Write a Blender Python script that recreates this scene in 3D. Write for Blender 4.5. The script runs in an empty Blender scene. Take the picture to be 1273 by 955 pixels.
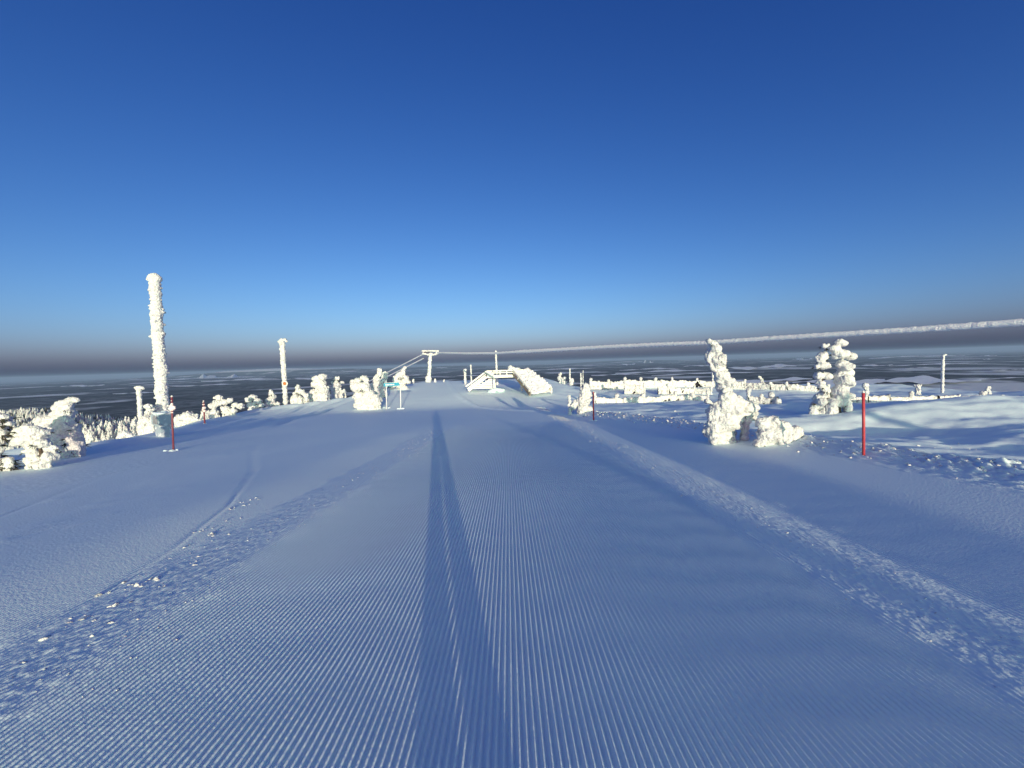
import bpy, bmesh, math, random
import numpy as np
from mathutils import Vector, Matrix, noise as mnoise

random.seed(7)
R = math.radians
scene = bpy.context.scene
COL = scene.collection

# ------------------------------------------------------------------ camera
PW, PH, FPX = 1273.0, 955.0, 478.0
CAM = Vector((0.0, 0.0, 1.6))
PITCH, ROLL = math.atan(26.5 / FPX), R(1.78)
_f = Vector((0, math.cos(PITCH), -math.sin(PITCH)))
_u0 = Vector((0, math.sin(PITCH), math.cos(PITCH)))
_r0 = Vector((1, 0, 0))
UP = _u0 * math.cos(ROLL) + _r0 * math.sin(ROLL)
RIGHT = _r0 * math.cos(ROLL) - _u0 * math.sin(ROLL)
cam_d = bpy.data.cameras.new('camera')
cam_d.sensor_width = 36.0
cam_d.lens = FPX / PW * 36.0
cam_d.clip_start = 0.02
cam_d.clip_end = 200000.0
cam = bpy.data.objects.new('camera', cam_d)
COL.objects.link(cam)
m = Matrix((RIGHT, UP, -_f)).transposed().to_4x4()
m.translation = CAM
cam.matrix_world = m
scene.camera = cam

# ------------------------------------------------------------------ light
SUN_EL = R(6.9)
SUN_AZ_OFF = R(11.4)             # shadows run away from the camera, a little to the left
SH = Vector((-math.sin(SUN_AZ_OFF) * math.cos(SUN_EL), math.cos(SUN_AZ_OFF) * math.cos(SUN_EL), -math.sin(SUN_EL)))
sun_d = bpy.data.lights.new('sun', 'SUN')
sun_d.energy = 2.6
sun_d.angle = R(0.53)
sun_d.color = (1.0, 0.85, 0.60)
sun = bpy.data.objects.new('sun', sun_d)
COL.objects.link(sun)
sun.rotation_euler = SH.to_track_quat('-Z', 'Y').to_euler()
sun.location = (20, -60, 30)

world = bpy.data.worlds.new('World')
scene.world = world
world.use_nodes = True
wn, wl = world.node_tree.nodes, world.node_tree.links
bg = wn['Background']
sky = wn.new('ShaderNodeTexSky')
sky.sky_type = 'NISHITA'
sky.sun_disc = False
sky.sun_elevation = SUN_EL
sky.sun_rotation = math.atan2(-SH.x, -SH.y)
sky.altitude = 500
sky.air_density = 0.7
sky.dust_density = 3.1
sky.ozone_density = 4.0
# the phone's colour rendering: a fixed tone curve per channel, the same in every direction
SKY_STR = 0.14
sepn = wn.new('ShaderNodeSeparateColor'); comn = wn.new('ShaderNodeCombineColor')
wl.new(sky.outputs['Color'], sepn.inputs[0])
for ch, (g, k, cap) in zip(('Red', 'Green', 'Blue'), ((2.0, 12.3, 0.27), (1.53, 1.88, 1.15), (1.05, 0.82, 1.75))):
    prev = sepn.outputs[ch]
    for op, val in (('MULTIPLY', SKY_STR), ('MINIMUM', cap), ('POWER', g), ('MULTIPLY', k / SKY_STR)):
        mn = wn.new('ShaderNodeMath'); mn.operation = op; mn.inputs[1].default_value = val
        wl.new(prev, mn.inputs[0]); prev = mn.outputs[0]
    wl.new(prev, comn.inputs[ch])
wl.new(comn.outputs[0], bg.inputs['Color'])
bg.inputs['Strength'].default_value = SKY_STR
scene.view_settings.view_transform = 'Standard'
scene.view_settings.look = 'None'
scene.view_settings.exposure = 0.95
scene.view_settings.gamma = 1.0

# ------------------------------------------------------------------ maths helpers
def ray(px, py):
    return _f + RIGHT * ((px - PW / 2) / FPX) + UP * ((PH / 2 - py) / FPX)

def pt(px, py, depth):           # point seen at (px,py) at a distance "depth" measured along +Y
    d = ray(px, py)
    return CAM + d * (depth / d.y)

_rs = np.random.RandomState(11)
_perm = _rs.permutation(512)
_perm = np.concatenate([_perm, _perm, _perm])
_ang = _rs.rand(512) * 2 * np.pi
_gx, _gy = np.cos(_ang), np.sin(_ang)

def perlin(x, y):
    x = np.asarray(x, float); y = np.asarray(y, float)
    xi = np.floor(x).astype(int); yi = np.floor(y).astype(int)
    xf = x - xi; yf = y - yi
    xi &= 511; yi &= 511
    u = xf * xf * xf * (xf * (xf * 6 - 15) + 10); v = yf * yf * yf * (yf * (yf * 6 - 15) + 10)
    def g(ix, iy, fx, fy):
        h = _perm[_perm[ix & 511] + (iy & 511)]
        return _gx[h] * fx + _gy[h] * fy
    a = g(xi, yi, xf, yf); b = g(xi + 1, yi, xf - 1, yf)
    c = g(xi, yi + 1, xf, yf - 1); d = g(xi + 1, yi + 1, xf - 1, yf - 1)
    return (a + u * (b - a)) + v * ((c + u * (d - c)) - (a + u * (b - a)))

def sm(a, b, x):
    t = np.clip((np.asarray(x, float) - a) / (b - a), 0, 1)
    return t * t * (3 - 2 * t)

def table(pts, sig, lo=-220, hi=420, step=0.25):
    xs = np.arange(lo, hi, step)
    ys = np.interp(xs, [p[0] for p in pts], [p[1] for p in pts])
    k = np.exp(-0.5 * (np.arange(-int(4 * sig / step), int(4 * sig / step) + 1) * step / sig) ** 2)
    k /= k.sum()
    pad = len(k) // 2
    ys = np.convolve(np.pad(ys, pad, mode='edge'), k, mode='valid')
    return lambda q: np.interp(q, xs, ys)

prof = table([(-220, -30), (-90, 1.0), (-60, 2.2), (-40, 2.3), (-20, 1.35), (0, 0.02), (10, -0.62), (20, -1.32), (30, -2.12), (35, -2.53),
              (37, -2.6), (44, -1.98), (52, -1.52), (60, -1.15), (66, -1.15), (71, -1.5), (80, -3.6), (100, -9), (200, -42), (420, -110)], 2.2)
plat = table([(-220, -30), (-90, 1.0), (-60, 2.2), (-40, 2.2), (-20, 1.2), (0, -0.05), (10, -0.95), (17, -1.5), (23, -1.6), (30, -2.1),
              (38, -2.65), (45, -2.4), (52, -2.2), (57, -2.5), (66, -4.6), (80, -9), (100, -16), (200, -52), (420, -120)], 1.6)
ledge = table([(-220, -14), (0, -12.5), (10, -13.2), (14, -15.3), (18, -16.6), (22.5, -19), (27, -22), (34, -25.5), (39, -27), (43, -21.5), (46, -18.6), (55, -17), (63, -15), (80, -14), (420, -14)], 1.2)
redge = table([(-220, 9), (0, 6.9), (5.6, 6.5), (9, 5.9), (13, 5.5), (20, 3.9), (36, 3.6), (80, 6), (420, 6)], 1.5)

def plain_z(x, y):
    r2 = x * x + y * y
    r = np.sqrt(r2)
    hills = 55 * sm(9000, 26000, r) * np.maximum(perlin(x / 6500 + 3.1, y / 6500 + 8.4) + .15, 0)
    hills = hills + 120 * sm(22000, 45000, r) * np.maximum(perlin(x / 15000 + 1.7, y / 11000 + 4.2), 0)
    fell = 370 * np.exp(-((x + 15000) / 7000) ** 2 - ((y - 24500) / 2200) ** 2) + 200 * np.exp(-((x + 5000) / 5000) ** 2 - ((y - 27500) / 1800) ** 2) + 215 * np.exp(-((x - 9000) / 6000) ** 2 - ((y - 31000) / 2500) ** 2)
    hills = hills + fell * (1 + .25 * perlin(x / 2500, y / 2500))
    return -245 + 6 * perlin(x / 900, y / 900) * sm(1500, 4000, r) + hills - r2 / (2 * 6.371e6)

RIB = [(-120.0, 95.0, -20.0), (-215.0, 165.0, -16.0), (-330.0, 240.0, -30.0)]
SHELF = [(-40.0, 26.0, -5.0), (-72.0, 50.0, -8.6), (-62.0, 55.0, -7.2), (-57.0, 58.0, -6.5), (-47.0, 61.0, -5.7), (-36.0, 64.0, -5.6)]
def rib_z(x, y, RIB=None, soft=20.0, fall=0.42):
    RIB = RIB or globals()['RIB']
    best = np.full(np.shape(x), -1e5)
    for (ax, ay, az), (bx_, by_, bz) in zip(RIB[:-1], RIB[1:]):
        dx, dy = bx_ - ax, by_ - ay
        t = np.clip(((x - ax) * dx + (y - ay) * dy) / (dx * dx + dy * dy), 0, 1)
        d = np.hypot(x - ax - t * dx, y - ay - t * dy)
        best = np.maximum(best, az + t * (bz - az) - fall * (np.sqrt(d * d + soft * soft) - soft))
    return best

TROUGH = [(y_, x_) for x_, y_ in ((-2.9, 1.0), (-3.2, 2.4), (-3.55, 3.9), (-4.1, 5.4), (-5.5, 8), (-7.4, 10.8), (-9.2, 14), (-11.5, 18))]
def trench_x(y):
    return np.interp(y, [p[0] for p in TROUGH], [p[1] for p in TROUGH])

def macro(x, y):
    """height of the ground without any groomer marks"""
    x = np.asarray(x, float); y = np.asarray(y, float)
    xr = redge(y); xl = ledge(y)
    w = sm(0.0, 7.0, x - xr)
    z = prof(y) * (1 - w) + plat(y) * w
    off = np.maximum(sm(0.2, 2.5, x - xr), sm(0.2, 2.5, xl - x))          # off the piste
    # right plateau turns down sooner the further right it reaches
    e = y - np.interp(x, [4, 12, 25, 50, 90], [62, 56, 46, 42, 36])
    z = z - w * 0.006 * np.clip(e, 0, 30) ** 2 - w * 0.36 * np.clip(e - 30, 0, None)
    z = z - 0.25 * np.clip(np.sqrt(np.clip(x - 45, 0, None) ** 2 + 9) - 3, 0, None)
    # left flank
    d = np.clip(xl - x, 0, None)
    z = z - 0.36 * (np.sqrt(d * d + 1.2) - 1.0954) - 0.04 * np.clip(d - 26, 0, None)
    z = z + 0.20 * np.exp(-((x - xl - 0.5) / 0.75) ** 2) * sm(9, 14, y) * sm(62, 50, y) * (.8 + .6 * perlin(y * .35, x * .2))
    # bank of the piste edge on the right, camber on the left
    z = z + 0.10 * sm(3.6, 6.4, x) * (1 - sm(0, 1.0, x - xr)) * sm(36, 14, y)
    z = z + 0.24 * np.exp(-((x - xr - 0.55) / 0.5) ** 2) * sm(40, 25, y) * (.75 + .5 * perlin(y * .6, x * .3))
    z = z - 0.05 * sm(-3.2, -7, x) * sm(30, 14, y)
    # drifts of the right plateau
    z = z + 0.80 * np.exp(-((x - 22) / 7.0) ** 2 - ((y - 18.5 - 0.12 * (x - 22)) / 2.6) ** 2)
    z = z + 0.30 * np.exp(-((x - 10.5) / 1.6) ** 2 - ((y - 19) / 1.4) ** 2)
    z = z - 0.42 * np.exp(-((x - 13.5) / 3.2) ** 2 - ((y - 14.0) / 1.6) ** 2)
    near = 1 - sm(120, 260, np.hypot(x, y))
    z = z + off * near * (0.17 * perlin(x / 4.5 + 5, y / 2.6 + 2) + 0.11 * perlin(x / 1.9, y / 0.9 + 7) + 0.05 * perlin(x / .7, y / .45))
    # soft rolls of the piste
    z = z + (1 - off) * near * (0.042 * perlin(x / 4.2 + 9, y / 9 + 1) + 0.012 * perlin(x / 1.3 + 3, y / 3.4))
    # far mountain
    rib = rib_z(x, y)
    shelf = rib_z(x, y, SHELF, 4.0, 0.30)
    z = np.where(xl - x > 1.5, np.maximum(z, shelf), z)
    z = np.where(np.hypot(x, y) > 85, np.maximum(z, rib), z)
    r = np.hypot(x, y)
    tail = -42 - 0.22 * (r - 200)
    z = np.where(r > 200, np.maximum(np.minimum(z, np.maximum(tail, rib)), -400), z)
    pz = plain_z(x, y)
    k = 20.0
    far = r > 300
    mx = np.maximum(z, pz)
    soft = mx + k * np.log1p(np.exp(-np.abs(z - pz) / k))
    return np.where(far, soft, z)

def strip_masks(x, y):
    wob = 0.12 * perlin(y * 0.9, 3.3 + 0 * y)
    nl = 0.22 * perlin(x * 5, y * 2.2) + .1 * perlin(x * 14, y * 9)
    a = np.abs(x + 2.85 + wob) / (0.50 + nl)
    left = np.clip(1.5 - 1.5 * a, 0, 1) ** .7 * sm(19, 10, y)
    b = np.abs(x - (2.72 - 0.035 * np.clip(y - 3, 0, 12)) + wob) / (0.42 + nl)
    right = np.clip(1.5 - 1.5 * b, 0, 1) ** .7 * sm(34, 10, y)
    c = np.abs(x - (-4.6 - 0.33 * y) + .25 * wob) / (0.35 + 1.2 * nl)
    third = np.clip(1.2 - 1.2 * c, 0, 1) * sm(16, 9, y) * np.clip(perlin(x * 1.1, y * .7) * 2 + .5, 0, 1) * .55
    return left, right, third

def detail(x, y, fine=True):
    left, right, third = strip_masks(x, y)
    rough = np.maximum(np.maximum(left, right), third)
    z = np.zeros_like(x)
    if fine:
        u = (x + 0.012 * y + 0.005 * perlin(x * 1.5, y * 0.45) + 0.0006 * perlin(x * 9, y * 2.5)) / 0.034
        wv = (0.5 + 0.5 * np.cos(2 * np.pi * u)) ** 1.7
        main = sm(-2.75, -2.45, x) * sm(2.55, 2.2, x)
        outer = np.maximum(sm(-3.0, -3.4, x) * sm(-5.4, -3.6, x), sm(3.0, 3.3, x) * sm(5.4, 4.0, x))
        amp = (0.0190 * main + 0.0075 * outer) * (0.95 + 0.3 * perlin(x * .8, y * .5)) * sm(20, 12, y) * (1 - .6 * rough)
        z += amp * wv
        z += 0.0004 * perlin(x * 30, y * 14) + 0.0004 * perlin(x * 70, y * 50)
        n = np.abs(perlin(x * 20, y * 14)) * 0.010 + np.abs(perlin(x * 43 + 4, y * 32)) * 0.009 + perlin(x * 85, y * 60) * 0.004 + 0.006
        z += rough * (n + 0.004)
        # plough cut beside the right strip, darker smooth step
        z -= 0.016 * np.exp(-((x - 2.26) / 0.15) ** 2) * sm(16, 8, y)
        z += 0.007 * np.exp(-((x - 3.28) / 0.05) ** 2) * (0.5 + 0.5 * np.clip(perlin(x * 4, y * 3) * 3, -1, 1)) * sm(16, 8, y)
        # old tracks on the left
        t2 = x - (-5.6 - 0.52 * (y - 2))
        z -= 0.006 * np.exp(-(t2 / 0.04) ** 2)
        z += 0.02 * np.clip(perlin(x * 3.1 + 8, y * 2.3) - .28, 0, 1) * sm(-4, -6, x)
    tx = x - trench_x(y)
    f = sm(15.5, 12, y)
    z -= 0.009 * np.exp(-(tx / 0.04) ** 2) * f
    z += 0.003 * np.exp(-((tx - 0.07) / 0.035) ** 2) * f * (0.6 + 0.6 * perlin(x * 3, y * 4))
    return z

def edge_rough(x, y):
    """the tumbled snow the groomer leaves along the piste's right rim"""
    t = (x - redge(y) - 0.35) / 0.55
    mk = np.exp(-t * t) * sm(30, 20, y)
    return mk * (0.06 * np.abs(perlin(x * 2.4, y * 2.4)) + 0.11 * np.abs(perlin(x * 7, y * 5)) + .09 * np.abs(perlin(x * 15, y * 11)) + .03 * np.abs(perlin(x * 31, y * 22)))

def tracks_far(x, y):
    """ski tracks that run up over the crest"""
    c = np.interp(y, [18, 26, 36, 44, 52, 63, 72], [4.0, 1.6, -3.2, -6.2, -8.2, -10.6, -12.6])
    z = 0.13 * np.exp(-((x - c) / 0.30) ** 2) * sm(20, 26, y) * (1 - sm(70, 78, y)) * (1 + .8 * perlin(x * 1.2, y * .8))
    c2 = np.interp(y, [20, 30, 40, 50], [-12.5, -17, -18.5, -17.5])
    for k in range(4):
        z = z - 0.15 * np.exp(-((x - c2 + 1.5 * k) / 0.33) ** 2) * sm(19, 26, y) * sm(56, 48, y)
    z = z + sm(35, 42, y) * sm(90, 70, y) * 0.03 * perlin(x * .35, y * 1.2) * sm(-20, -14, x) * sm(8, 4, x)
    return z

FX0, FX1, FY0, FY1 = -9.0, 9.4, 0.4, 18.0
def fine_mask(x, y):
    d = np.minimum(np.minimum(x - FX0, FX1 - x), np.minimum(y - FY0, FY1 - y))
    return sm(0.0, 0.9, d)

def ground_coarse(x, y):
    return macro(x, y) + edge_rough(x, y) + tracks_far(x, y) + detail(x, y, False) * 0.5 - 0.06 * fine_mask(x, y)

def gz(x, y):
    return float(macro(np.array([x]), np.array([y]))[0] + tracks_far(np.array([x]), np.array([y]))[0])

def at(px, py, far=140.0, fallback=None):
    """where the sight line through a photo pixel meets the ground"""
    d = ray(px, py); d = d / d.y
    ts = np.exp(np.linspace(math.log(1.0), math.log(far), 900))
    g = macro(ts * d.x, ts)
    hit = np.nonzero(CAM.z + ts * d.z < g)[0]
    if len(hit) == 0:
        t = fallback or far
    else:
        t = ts[hit[0]]
    return Vector((d.x * t, t, gz(d.x * t, t)))

# ------------------------------------------------------------------ materials
def mat(name, base, rough=0.6, spec=0.3, noise=None, bump=None, metallic=0.0):
    """noise=(scale, second colour, lo, hi); bump=(scale, distance)"""
    M = bpy.data.materials.new(name); M.use_nodes = True
    nt = M.node_tree; n = nt.nodes; l = nt.links
    b = n['Principled BSDF']
    b.inputs['Base Color'].default_value = (*base, 1)
    b.inputs['Roughness'].default_value = rough
    b.inputs['Specular IOR Level'].default_value = spec
    b.inputs['Metallic'].default_value = metallic
    tc = n.new('ShaderNodeTexCoord')
    if noise:
        t = n.new('ShaderNodeTexNoise'); t.inputs['Scale'].default_value = noise[0]; t.inputs['Detail'].default_value = 5
        l.new(tc.outputs['Object'], t.inputs['Vector'])
        r = n.new('ShaderNodeValToRGB')
        r.color_ramp.elements[0].position = noise[2]; r.color_ramp.elements[1].position = noise[3]
        r.color_ramp.elements[0].color = (*base, 1); r.color_ramp.elements[1].color = (*noise[1], 1)
        l.new(t.outputs['Fac'], r.inputs['Fac']); l.new(r.outputs['Color'], b.inputs['Base Color'])
    if bump:
        t2 = n.new('ShaderNodeTexNoise'); t2.inputs['Scale'].default_value = bump[0]; t2.inputs['Detail'].default_value = 4
        l.new(tc.outputs['Object'], t2.inputs['Vector'])
        bp = n.new('ShaderNodeBump'); bp.inputs['Distance'].default_value = bump[1]; bp.inputs['Strength'].default_value = 1.0
        l.new(t2.outputs['Fac'], bp.inputs['Height']); l.new(bp.outputs['Normal'], b.inputs['Normal'])
    return M

M_snow = mat('groomed snow', (0.835, 0.96, 0.97), 0.55, 0.25, bump=(38, 0.004))
M_field = mat('wind packed snow', (0.835, 0.96, 0.97), 0.6, 0.25, bump=(9, 0.009))
M_rime = mat('rime', (0.76, 0.76, 0.76), 0.7, 0.2, noise=(9, (0.58, 0.57, 0.56), 0.50, 0.75), bump=(22, 0.06))
M_rimefar = mat('rime on far things', (0.77, 0.77, 0.76), 0.7, 0.2, noise=(4, (0.58, 0.57, 0.55), 0.5, 0.75), bump=(8, 0.16))
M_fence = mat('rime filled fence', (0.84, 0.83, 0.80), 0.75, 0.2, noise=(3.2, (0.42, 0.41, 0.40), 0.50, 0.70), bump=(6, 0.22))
M_cable = mat('cable rime', (0.95, 0.945, 0.93), 0.7, 0.2, noise=(9, (0.88, 0.875, 0.86), 0.5, 0.75), bump=(30, 0.02))
M_bough = mat('dark boughs', (0.030, 0.032, 0.026), 0.85, 0.2, noise=(14, (0.09, 0.075, 0.06), 0.45, 0.7))
M_trunk = mat('bark', (0.07, 0.05, 0.04), 0.9, 0.2, noise=(20, (0.16, 0.12, 0.10), 0.4, 0.7))
M_red = mat('red paint', (0.48, 0.055, 0.07), 0.45, 0.4, noise=(18, (0.33, 0.04, 0.05), 0.5, 0.75))
M_maroon = mat('dark red paint', (0.20, 0.05, 0.07), 0.5, 0.4, noise=(18, (0.12, 0.03, 0.05), 0.5, 0.75))
M_pinkrime = mat('thin rime over red paint', (0.80, 0.60, 0.57), 0.6, 0.2, noise=(12, (0.88, 0.84, 0.80), 0.45, 0.6), bump=(30, .02))
M_wood = mat('frosted timber', (0.86, 0.83, 0.76), 0.75, 0.2, noise=(5, (0.74, 0.67, 0.54), 0.48, 0.8), bump=(14, 0.015))
M_wooddk = mat('weathered timber', (0.26, 0.21, 0.16), 0.8, 0.2, noise=(8, (0.4, 0.33, 0.26), 0.45, 0.7))
M_blue = mat('blue sign face', (0.02, 0.27, 0.42), 0.4, 0.4, noise=(8, (0.03, 0.33, 0.48), 0.4, 0.7))
M_white = mat('white paint', (0.8, 0.8, 0.8), 0.5, 0.3, noise=(8, (0.72, 0.72, 0.72), 0.4, 0.7))
M_steel = mat('galvanised steel', (0.42, 0.43, 0.45), 0.45, 0.5, noise=(6, (0.5, 0.5, 0.52), 0.4, 0.7), metallic=0.5)
M_cab = mat('grey cabinet paint', (0.36, 0.43, 0.50), 0.5, 0.3, noise=(5, (0.75, 0.78, 0.80), 0.52, 0.62), bump=(20, 0.01))
M_orange = mat('orange sign', (0.50, 0.18, 0.06), 0.5, 0.3, noise=(8, (0.4, 0.14, 0.05), 0.4, 0.7))
M_cloth = mat('dark jacket', (0.03, 0.035, 0.05), 0.8, 0.2, noise=(12, (0.05, 0.055, 0.07), 0.4, 0.7))
M_skin = mat('skin', (0.55, 0.36, 0.28), 0.5, 0.3, noise=(20, (0.5, 0.32, 0.25), 0.4, 0.7))
M_hat = mat('knit hat', (0.10, 0.02, 0.03), 0.9, 0.1, noise=(60, (0.05, 0.01, 0.02), 0.4, 0.7))
M_phone = mat('phone body', (0.02, 0.02, 0.022), 0.25, 0.5, noise=(5, (0.03, 0.03, 0.03), 0.4, 0.7))

def land_material():
    M = bpy.data.materials.new('forest and open bog'); M.use_nodes = True
    nt = M.node_tree; n = nt.nodes; l = nt.links
    b = n['Principled BSDF']; b.inputs['Roughness'].default_value = 0.9; b.inputs['Specular IOR Level'].default_value = 0.1
    geo = n.new('ShaderNodeNewGeometry')
    def nz(scale, detail=4, rough=.55, vec=None):
        t = n.new('ShaderNodeTexNoise'); t.inputs['Scale'].default_value = scale; t.inputs['Detail'].default_value = detail
        t.inputs['Roughness'].default_value = rough
        l.new(vec or geo.outputs['Position'], t.inputs['Vector']); return t
    def ramp(src, lo, hi, c0=(0, 0, 0), c1=(1, 1, 1)):
        r = n.new('ShaderNodeValToRGB'); r.color_ramp.elements[0].position = lo; r.color_ramp.elements[1].position = hi
        r.color_ramp.elements[0].color = (*c0, 1); r.color_ramp.elements[1].color = (*c1, 1)
        l.new(src, r.inputs['Fac']); return r
    def mix(fac, a, bb):
        x = n.new('ShaderNodeMix'); x.data_type = 'RGBA'
        l.new(fac, x.inputs['Factor'])
        for s, k in ((a, 'A'), (bb, 'B')):
            if isinstance(s, tuple): x.inputs[6 if k == 'A' else 7].default_value = (*s, 1)
            else: l.new(s, x.inputs[6 if k == 'A' else 7])
        return x.outputs[2]
    forest = ramp(nz(0.011, 6, .7).outputs['Fac'], 0.40, 0.68, (0.020, 0.026, 0.028), (0.30, 0.32, 0.34))
    stand = ramp(nz(0.0014, 6, .65).outputs['Fac'], 0.42, 0.60)
    col = mix(stand.outputs['Color'], forest.outputs['Color'], (0.035, 0.042, 0.046))
    bog = ramp(nz(0.00065, 6, .6).outputs['Fac'], 0.55, 0.61)
    col = mix(bog.outputs['Color'], col, (0.66, 0.68, 0.70))
    # snow above the tree line
    sep = n.new('ShaderNodeSeparateXYZ'); l.new(geo.outputs['Position'], sep.inputs[0])
    add = n.new('ShaderNodeMath'); add.operation = 'MULTIPLY_ADD'
    l.new(nz(0.03, 5).outputs['Fac'], add.inputs[0]); add.inputs[1].default_value = 40.0
    l.new(sep.outputs['Z'], add.inputs[2])
    mr = n.new('ShaderNodeMapRange'); mr.inputs['From Min'].default_value = -50; mr.inputs['From Max'].default_value = -10
    l.new(add.outputs[0], mr.inputs['Value'])
    col = mix(mr.outputs['Result'], col, (0.78, 0.80, 0.83))
    l.new(col, b.inputs['Base Color'])
    bp = n.new('ShaderNodeBump'); bp.inputs['Distance'].default_value = 12; bp.inputs['Strength'].default_value = 0.6
    l.new(nz(0.02, 4, .7).outputs['Fac'], bp.inputs['Height']); l.new(bp.outputs['Normal'], b.inputs['Normal'])
    return M
M_land = land_material()
M_bog = mat('snow on frozen bog', (0.95, 0.95, 0.95), 0.8, 0.1, noise=(0.004, (0.8, 0.81, 0.82), 0.55, 0.75))

# ------------------------------------------------------------------ object helpers
def tag(o, label=None, cat=None, group=None, kind=None):
    if label: o['label'] = label
    if cat: o['category'] = cat
    if group: o['group'] = group
    if kind: o['kind'] = kind
    return o

def empty(name, loc, label, cat, group=None, rz=0.0):
    o = bpy.data.objects.new(name, None); COL.objects.link(o)
    o.empty_display_size = 0.2
    o.location = loc; o.rotation_euler = (0, 0, rz)
    return tag(o, label, cat, group)

def link_mesh(name, me, material, parent=None):
    if material and not me.materials: me.materials.append(material)
    o = bpy.data.objects.new(name, me); COL.objects.link(o)
    if parent: o.parent = parent
    return o

def grid_mesh(name, X, Y, Z, wrap=False, smooth=True):
    nr, nc = X.shape
    co = np.stack([X, Y, Z], -1).reshape(-1, 3).astype(np.float32)
    i = np.arange(nr * nc).reshape(nr, nc)
    if wrap: i = np.concatenate([i, i[:, :1]], 1)
    q = np.stack([i[:-1, :-1], i[:-1, 1:], i[1:, 1:], i[1:, :-1]], -1).reshape(-1, 4)
    me = bpy.data.meshes.new(name)
    me.vertices.add(len(co)); me.vertices.foreach_set('co', co.ravel())
    me.loops.add(q.size); me.loops.foreach_set('vertex_index', q.ravel().astype(np.int32))
    me.polygons.add(len(q)); me.polygons.foreach_set('loop_start', np.arange(0, q.size, 4, dtype=np.int32))
    me.polygons.foreach_set('loop_total', np.full(len(q), 4, np.int32))
    me.update(calc_edges=True)
    if smooth: me.polygons.foreach_set('use_smooth', np.ones(len(q), bool))
    return me

def bm_mesh(name, bm, smooth=False):
    me = bpy.data.meshes.new(name); bm.to_mesh(me); bm.free()
    if smooth: me.polygons.foreach_set('use_smooth', np.ones(len(me.polygons), bool))
    return me

def beam(bm, a, b, w, h, up=Vector((0, 0, 1))):
    a = Vector(a); b = Vector(b); d = (b - a).normalized()
    s = d.cross(up)
    if s.length < 1e-3: s = d.cross(Vector((0, 1, 0)))
    s.normalize(); t = s.cross(d).normalized()
    vs = []
    for p in (a, b):
        for i, j in ((-1, -1), (1, -1), (1, 1), (-1, 1)):
            vs.append(bm.verts.new(p + s * (i * w / 2) + t * (j * h / 2)))
    for f in ((3, 2, 1, 0), (4, 5, 6, 7), (0, 1, 5, 4), (1, 2, 6, 5), (2, 3, 7, 6), (3, 0, 4, 7)):
        bm.faces.new([vs[k] for k in f])

def tube(bm, pts, rad, seg=8, caps=True):
    rings = []
    n = len(pts)
    for k, p in enumerate(pts):
        p = Vector(p)
        d = (Vector(pts[min(k + 1, n - 1)]) - Vector(pts[max(k - 1, 0)])).normalized()
        s = d.cross(Vector((0, 0, 1)))
        if s.length < 1e-2: s = Vector((1, 0, 0))
        s.normalize(); t = s.cross(d)
        r = rad[k] if hasattr(rad, '__len__') else rad
        rings.append([bm.verts.new(p + (s * math.cos(2 * math.pi * j / seg) + t * math.sin(2 * math.pi * j / seg)) * r) for j in range(seg)])
    for a, b in zip(rings[:-1], rings[1:]):
        for j in range(seg):
            bm.faces.new((a[j], a[(j + 1) % seg], b[(j + 1) % seg], b[j]))
    if caps:
        bm.faces.new(rings[0][::-1]); bm.faces.new(rings[-1])

_ico = {}
def ico(sub):
    if sub not in _ico:
        b = bmesh.new(); bmesh.ops.create_icosphere(b, subdivisions=sub, radius=1)
        b.verts.ensure_lookup_table()
        _ico[sub] = ([v.co.copy() for v in b.verts], [[v.index for v in f.verts] for f in b.faces]); b.free()
    return _ico[sub]

def balls_mesh(name, balls, sub=2):
    vs, fs = ico(sub)
    V = np.array([tuple(v) for v in vs]); F = np.array(fs)
    co = []; fc = []
    for k, (c, r) in enumerate(balls):
        rr = np.array(r) if hasattr(r, '__len__') else np.array([r, r, r])
        co.append(V * rr + np.array(tuple(c))); fc.append(F + k * len(V))
    me = bpy.data.meshes.new(name)
    me.from_pydata(np.concatenate(co).tolist(), [], np.concatenate(fc).tolist())
    return me

def rime_mesh(name, balls, voxel, amp, scale, ledge_amp=0.0, stretch=1.0):
    """balls fused into one crust by a voxel remesh, then roughened"""
    me = balls_mesh(name, balls)
    tmp = bpy.data.objects.new('tmp', me); COL.objects.link(tmp)
    md = tmp.modifiers.new('remesh', 'REMESH'); md.mode = 'VOXEL'; md.voxel_size = voxel; md.use_smooth_shade = True
    dg = bpy.context.evaluated_depsgraph_get(); dg.update()
    out = bpy.data.meshes.new_from_object(tmp.evaluated_get(dg))
    bpy.data.objects.remove(tmp); bpy.data.meshes.remove(me)
    out.name = name
    n = len(out.vertices)
    co = np.empty(n * 3, np.float32); out.vertices.foreach_get('co', co); co = co.reshape(-1, 3)
    no = np.empty(n * 3, np.float32); out.vertices.foreach_get('normal', no); no = no.reshape(-1, 3)
    o1 = np.array((random.random() * 50, random.random() * 50, random.random() * 50))
    d = np.empty(n)
    for i in range(n):
        p = (co[i] + o1) * scale
        v = Vector((p[0], p[1], p[2] * stretch))
        d[i] = abs(mnoise.noise(v)) * 1.7 - .45 + 0.55 * mnoise.noise(v * 2.3) + 0.3 * mnoise.noise(v * 5.1)
    co = co + no * (amp * d)[:, None]
    if ledge_amp:
        co[:, 2] -= ledge_amp * np.abs(np.sin(co[:, 2] * scale * 1.3 + d * 2)) * 0.5
    out.vertices.foreach_set('co', co.astype(np.float32).ravel())
    out.polygons.foreach_set('use_smooth', np.ones(len(out.polygons), bool))
    out.update()
    return out

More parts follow.
